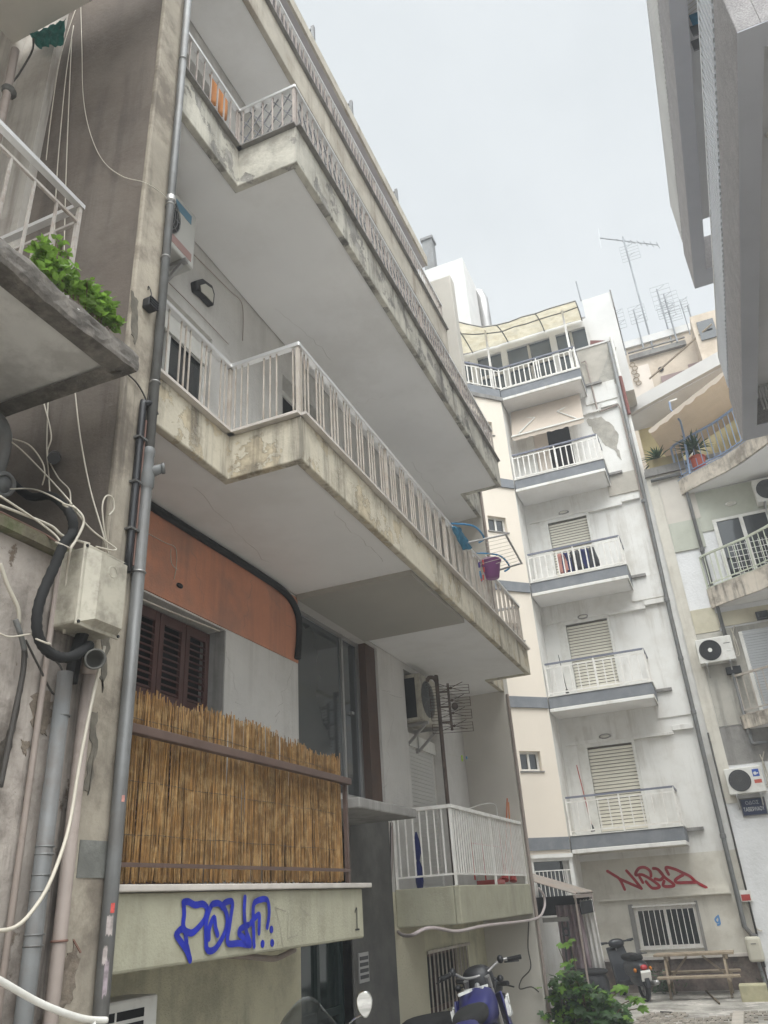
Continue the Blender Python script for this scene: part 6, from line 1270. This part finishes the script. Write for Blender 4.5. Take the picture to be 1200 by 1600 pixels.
def yucca(label, c, R, n, potm=True, h=.25):
    t = T('yucca', label, 'plant', c); c = Vector(c); lf = MB(); head = c+V(0, 0, h+.25)
    for k in range(n):
        a = rl.random()*2*PI; e = rl.uniform(-.35, 1.3); d = V(math.cos(a)*math.cos(e), math.sin(a)*math.cos(e), math.sin(e)); L = R*rl.uniform(.6, 1.05); s_ = d.cross(V(0, 0, 1)).normalized()*.028
        p1 = head+d*L*.55; p2 = head+d*L+V(0, 0, -.14*L); lf.add([head-s_*.7, head+s_*.7, p1+s_, p2, p1-s_], [(0, 1, 2, 4), (4, 2, 3)])
    lf.build('leaves', leafy, t, recalc=False); f = MB(); f.tube([c+V(0, 0, h-.05), head], .05, 8); f.build('trunk', stem, t)
    if potm: f = MB(); f.lathe([(0, 0), (.15, 0), (.2, h-.04), (.225, h-.04), (.225, h), (.18, h), (.17, h-.05), (0, h-.05)], c); f.build('pot', pot, t, smooth=False)
    return t
yucca('tall spiky yucca in a red pot behind the blue railing', (1.25, 19.75, 11.58), .68, 80, h=.4)
yucca('smaller spiky yucca on the planter wall left of the blue railing', (.32, 20.4, 12.1), .6, 60, h=.2)
pl = MB()
pl.box(.05, .95, 20.15, 20.22, 12.1, 12.45); tag(pl.build('planter', mat('planter_olive', (.28,.23,.12), bump=.2)), 'low olive planter wall behind the small yucca', 'planter')
at_ = T('awning', 'tan scalloped awning over the blue railed terrace', 'awning', (2, 19.7, 12.5)); f = MB(); n = 30; A = []; B_ = []
q0, q1 = at(1013, 672, 'y', 19.2), at(1128, 582, 'y', 18.2); r0, r1 = V(q0.x+.4, 21.9, 13.1), V(4.2, 21.9, 14.7)
q1 = q0+(q1-q0)*1.5
for k in range(n+1): A.append(q0+(q1-q0)*k/n); B_.append(r0+(r1-r0)*k/n)
for k in range(n): f.poly(A[k], A[k+1], B_[k+1], B_[k])
f.build('canvas', awnb, at_, recalc=False); f = MB()
for k in range(n):
    z = lambda j: -.1-.07*abs(math.sin(j*PI/3.3))
    f.poly(A[k], A[k+1], A[k+1]+V(0, -.01, z(k+1)), A[k]+V(0, -.01, z(k)))
f.build('valance', awnc, at_, recalc=False)
tp_ = T('awning_post', 'pale blue bent post rising from the blue railing to the tan awning', 'post', (1.05, 19.5, 11.6)); f = MB(); f.tube([at(1078, 740, 'y', 19.5), at(1068, 678, 'y', 19.5), at(1063, 658, 'y', 19.5), at(1048, 640, 'y', 19.4), at(1046, 628, 'y', 19.4)], .028, 8); f.build('tube', blueR, tp_); f = MB(); f.tube([at(1046, 628, 'y', 19.4), at(1058, 624, 'y', 19.4)], .03, 8); f.build('clamp', whitep, tp_)
# ================================================================ HAZE (thin volume added to veil the contrast as lens glare does)
hz = MB(); hz.box(-42, 42, -32, 62, -1.5, 27); hm = bpy.data.materials.new('glare_haze_volume'); hm.use_nodes = True; hn = hm.node_tree; hn.nodes.clear()
ho = hn.nodes.new('ShaderNodeOutputMaterial'); pvz = hn.nodes.new('ShaderNodeVolumePrincipled'); pvz.inputs['Color'].default_value = (.95, .97, 1, 1); pvz.inputs['Density'].default_value = HZ; hn.links.new(pvz.outputs[0], ho.inputs['Volume'])
if HZ > 0: tag(hz.build('glare_haze', hm), kind='stuff')
# ================================================================ CAMERA, LIGHT
cam = bpy.data.cameras.new('camera'); co = bpy.data.objects.new('camera', cam); COL.objects.link(co)
cam.sensor_fit = 'HORIZONTAL'; cam.sensor_width = 36; cam.lens = 36*FPX/1200; cam.clip_start = .05; cam.clip_end = 600
M = Matrix(((CR.x, -CD.x, -CF.x, EYE.x), (CR.y, -CD.y, -CF.y, EYE.y), (CR.z, -CD.z, -CF.z, EYE.z), (0, 0, 0, 1))); co.matrix_world = M
SC.camera = co
wd_ = bpy.data.worlds.new('World'); SC.world = wd_; wd_.use_nodes = True; nt = wd_.node_tree; N = nt.nodes; L = nt.links; N.clear()
out = N.new('ShaderNodeOutputWorld'); bg = N.new('ShaderNodeBackground'); L.new(bg.outputs[0], out.inputs[0]); bg.inputs[1].default_value = .1
SUN_EL, SUN_ROT = math.radians(62), math.radians(150)
sky = N.new('ShaderNodeTexSky'); sky.sky_type = 'NISHITA'; sky.sun_disc = False; sky.sun_elevation = SUN_EL; sky.sun_rotation = SUN_ROT
geo = N.new('ShaderNodeTexCoord'); sep = N.new('ShaderNodeSeparateXYZ'); L.new(geo.outputs['Generated'], sep.inputs[0])
# closed cloud deck: brightest round the veiled sun, softly mottled
SD = V(math.sin(SUN_ROT)*math.cos(SUN_EL), math.cos(SUN_ROT)*math.cos(SUN_EL), math.sin(SUN_EL))
dt = N.new('ShaderNodeVectorMath'); dt.operation = 'DOT_PRODUCT'; L.new(geo.outputs['Generated'], dt.inputs[0]); dt.inputs[1].default_value = SD
mr = N.new('ShaderNodeMapRange'); mr.interpolation_type = 'SMOOTHSTEP'; mr.inputs[1].default_value = .55; mr.inputs[2].default_value = 1.; mr.inputs[3].default_value = CL0; mr.inputs[4].default_value = CL1; L.new(dt.outputs['Value'], mr.inputs[0])
nz = N.new('ShaderNodeTexNoise'); nz.inputs['Scale'].default_value = 1.7; nz.inputs['Detail'].default_value = 7; nz.inputs['Roughness'].default_value = .5; L.new(geo.outputs['Generated'], nz.inputs['Vector'])
m2 = N.new('ShaderNodeMapRange'); m2.inputs[1].default_value = .3; m2.inputs[2].default_value = .7; m2.inputs[3].default_value = .9; m2.inputs[4].default_value = 1.12; L.new(nz.outputs['Fac'], m2.inputs[0])
mm = N.new('ShaderNodeMath'); mm.operation = 'MULTIPLY'; L.new(mr.outputs[0], mm.inputs[0]); L.new(m2.outputs[0], mm.inputs[1])
cc = N.new('ShaderNodeMix'); cc.data_type = 'RGBA'; cc.inputs[6].default_value = (.9, .97, 1.0, 1); cc.inputs[7].default_value = (.98, 1, 1, 1); L.new(nz.outputs['Fac'], cc.inputs[0])
vm = N.new('ShaderNodeVectorMath'); vm.operation = 'SCALE'; L.new(cc.outputs[2], vm.inputs[0]); L.new(mm.outputs[0], vm.inputs['Scale'])
mx = N.new('ShaderNodeMix'); mx.data_type = 'RGBA'; mx.inputs[0].default_value = .93; L.new(sky.outputs[0], mx.inputs[6]); L.new(vm.outputs[0], mx.inputs[7]); L.new(mx.outputs[2], bg.inputs[0])
sl = bpy.data.lights.new('sun', 'SUN'); sl.energy = SUNE; sl.angle = math.radians(40); sl.color = (1, .97, .92); so = bpy.data.objects.new('sun', sl); COL.objects.link(so)
d = V(math.sin(SUN_ROT)*math.cos(SUN_EL), math.cos(SUN_ROT)*math.cos(SUN_EL), math.sin(SUN_EL)); so.rotation_euler = (-d).to_track_quat('-Z', 'Y').to_euler(); so.location = (0, 0, 40)
SC.view_settings.view_transform = 'Standard'; SC.view_settings.look = 'None'; SC.view_settings.exposure = EXPO; SC.view_settings.gamma = 1
SC.render.engine = 'CYCLES'; SC.cycles.use_denoising = True; SC.cycles.max_bounces = 8; SC.cycles.diffuse_bounces = 5
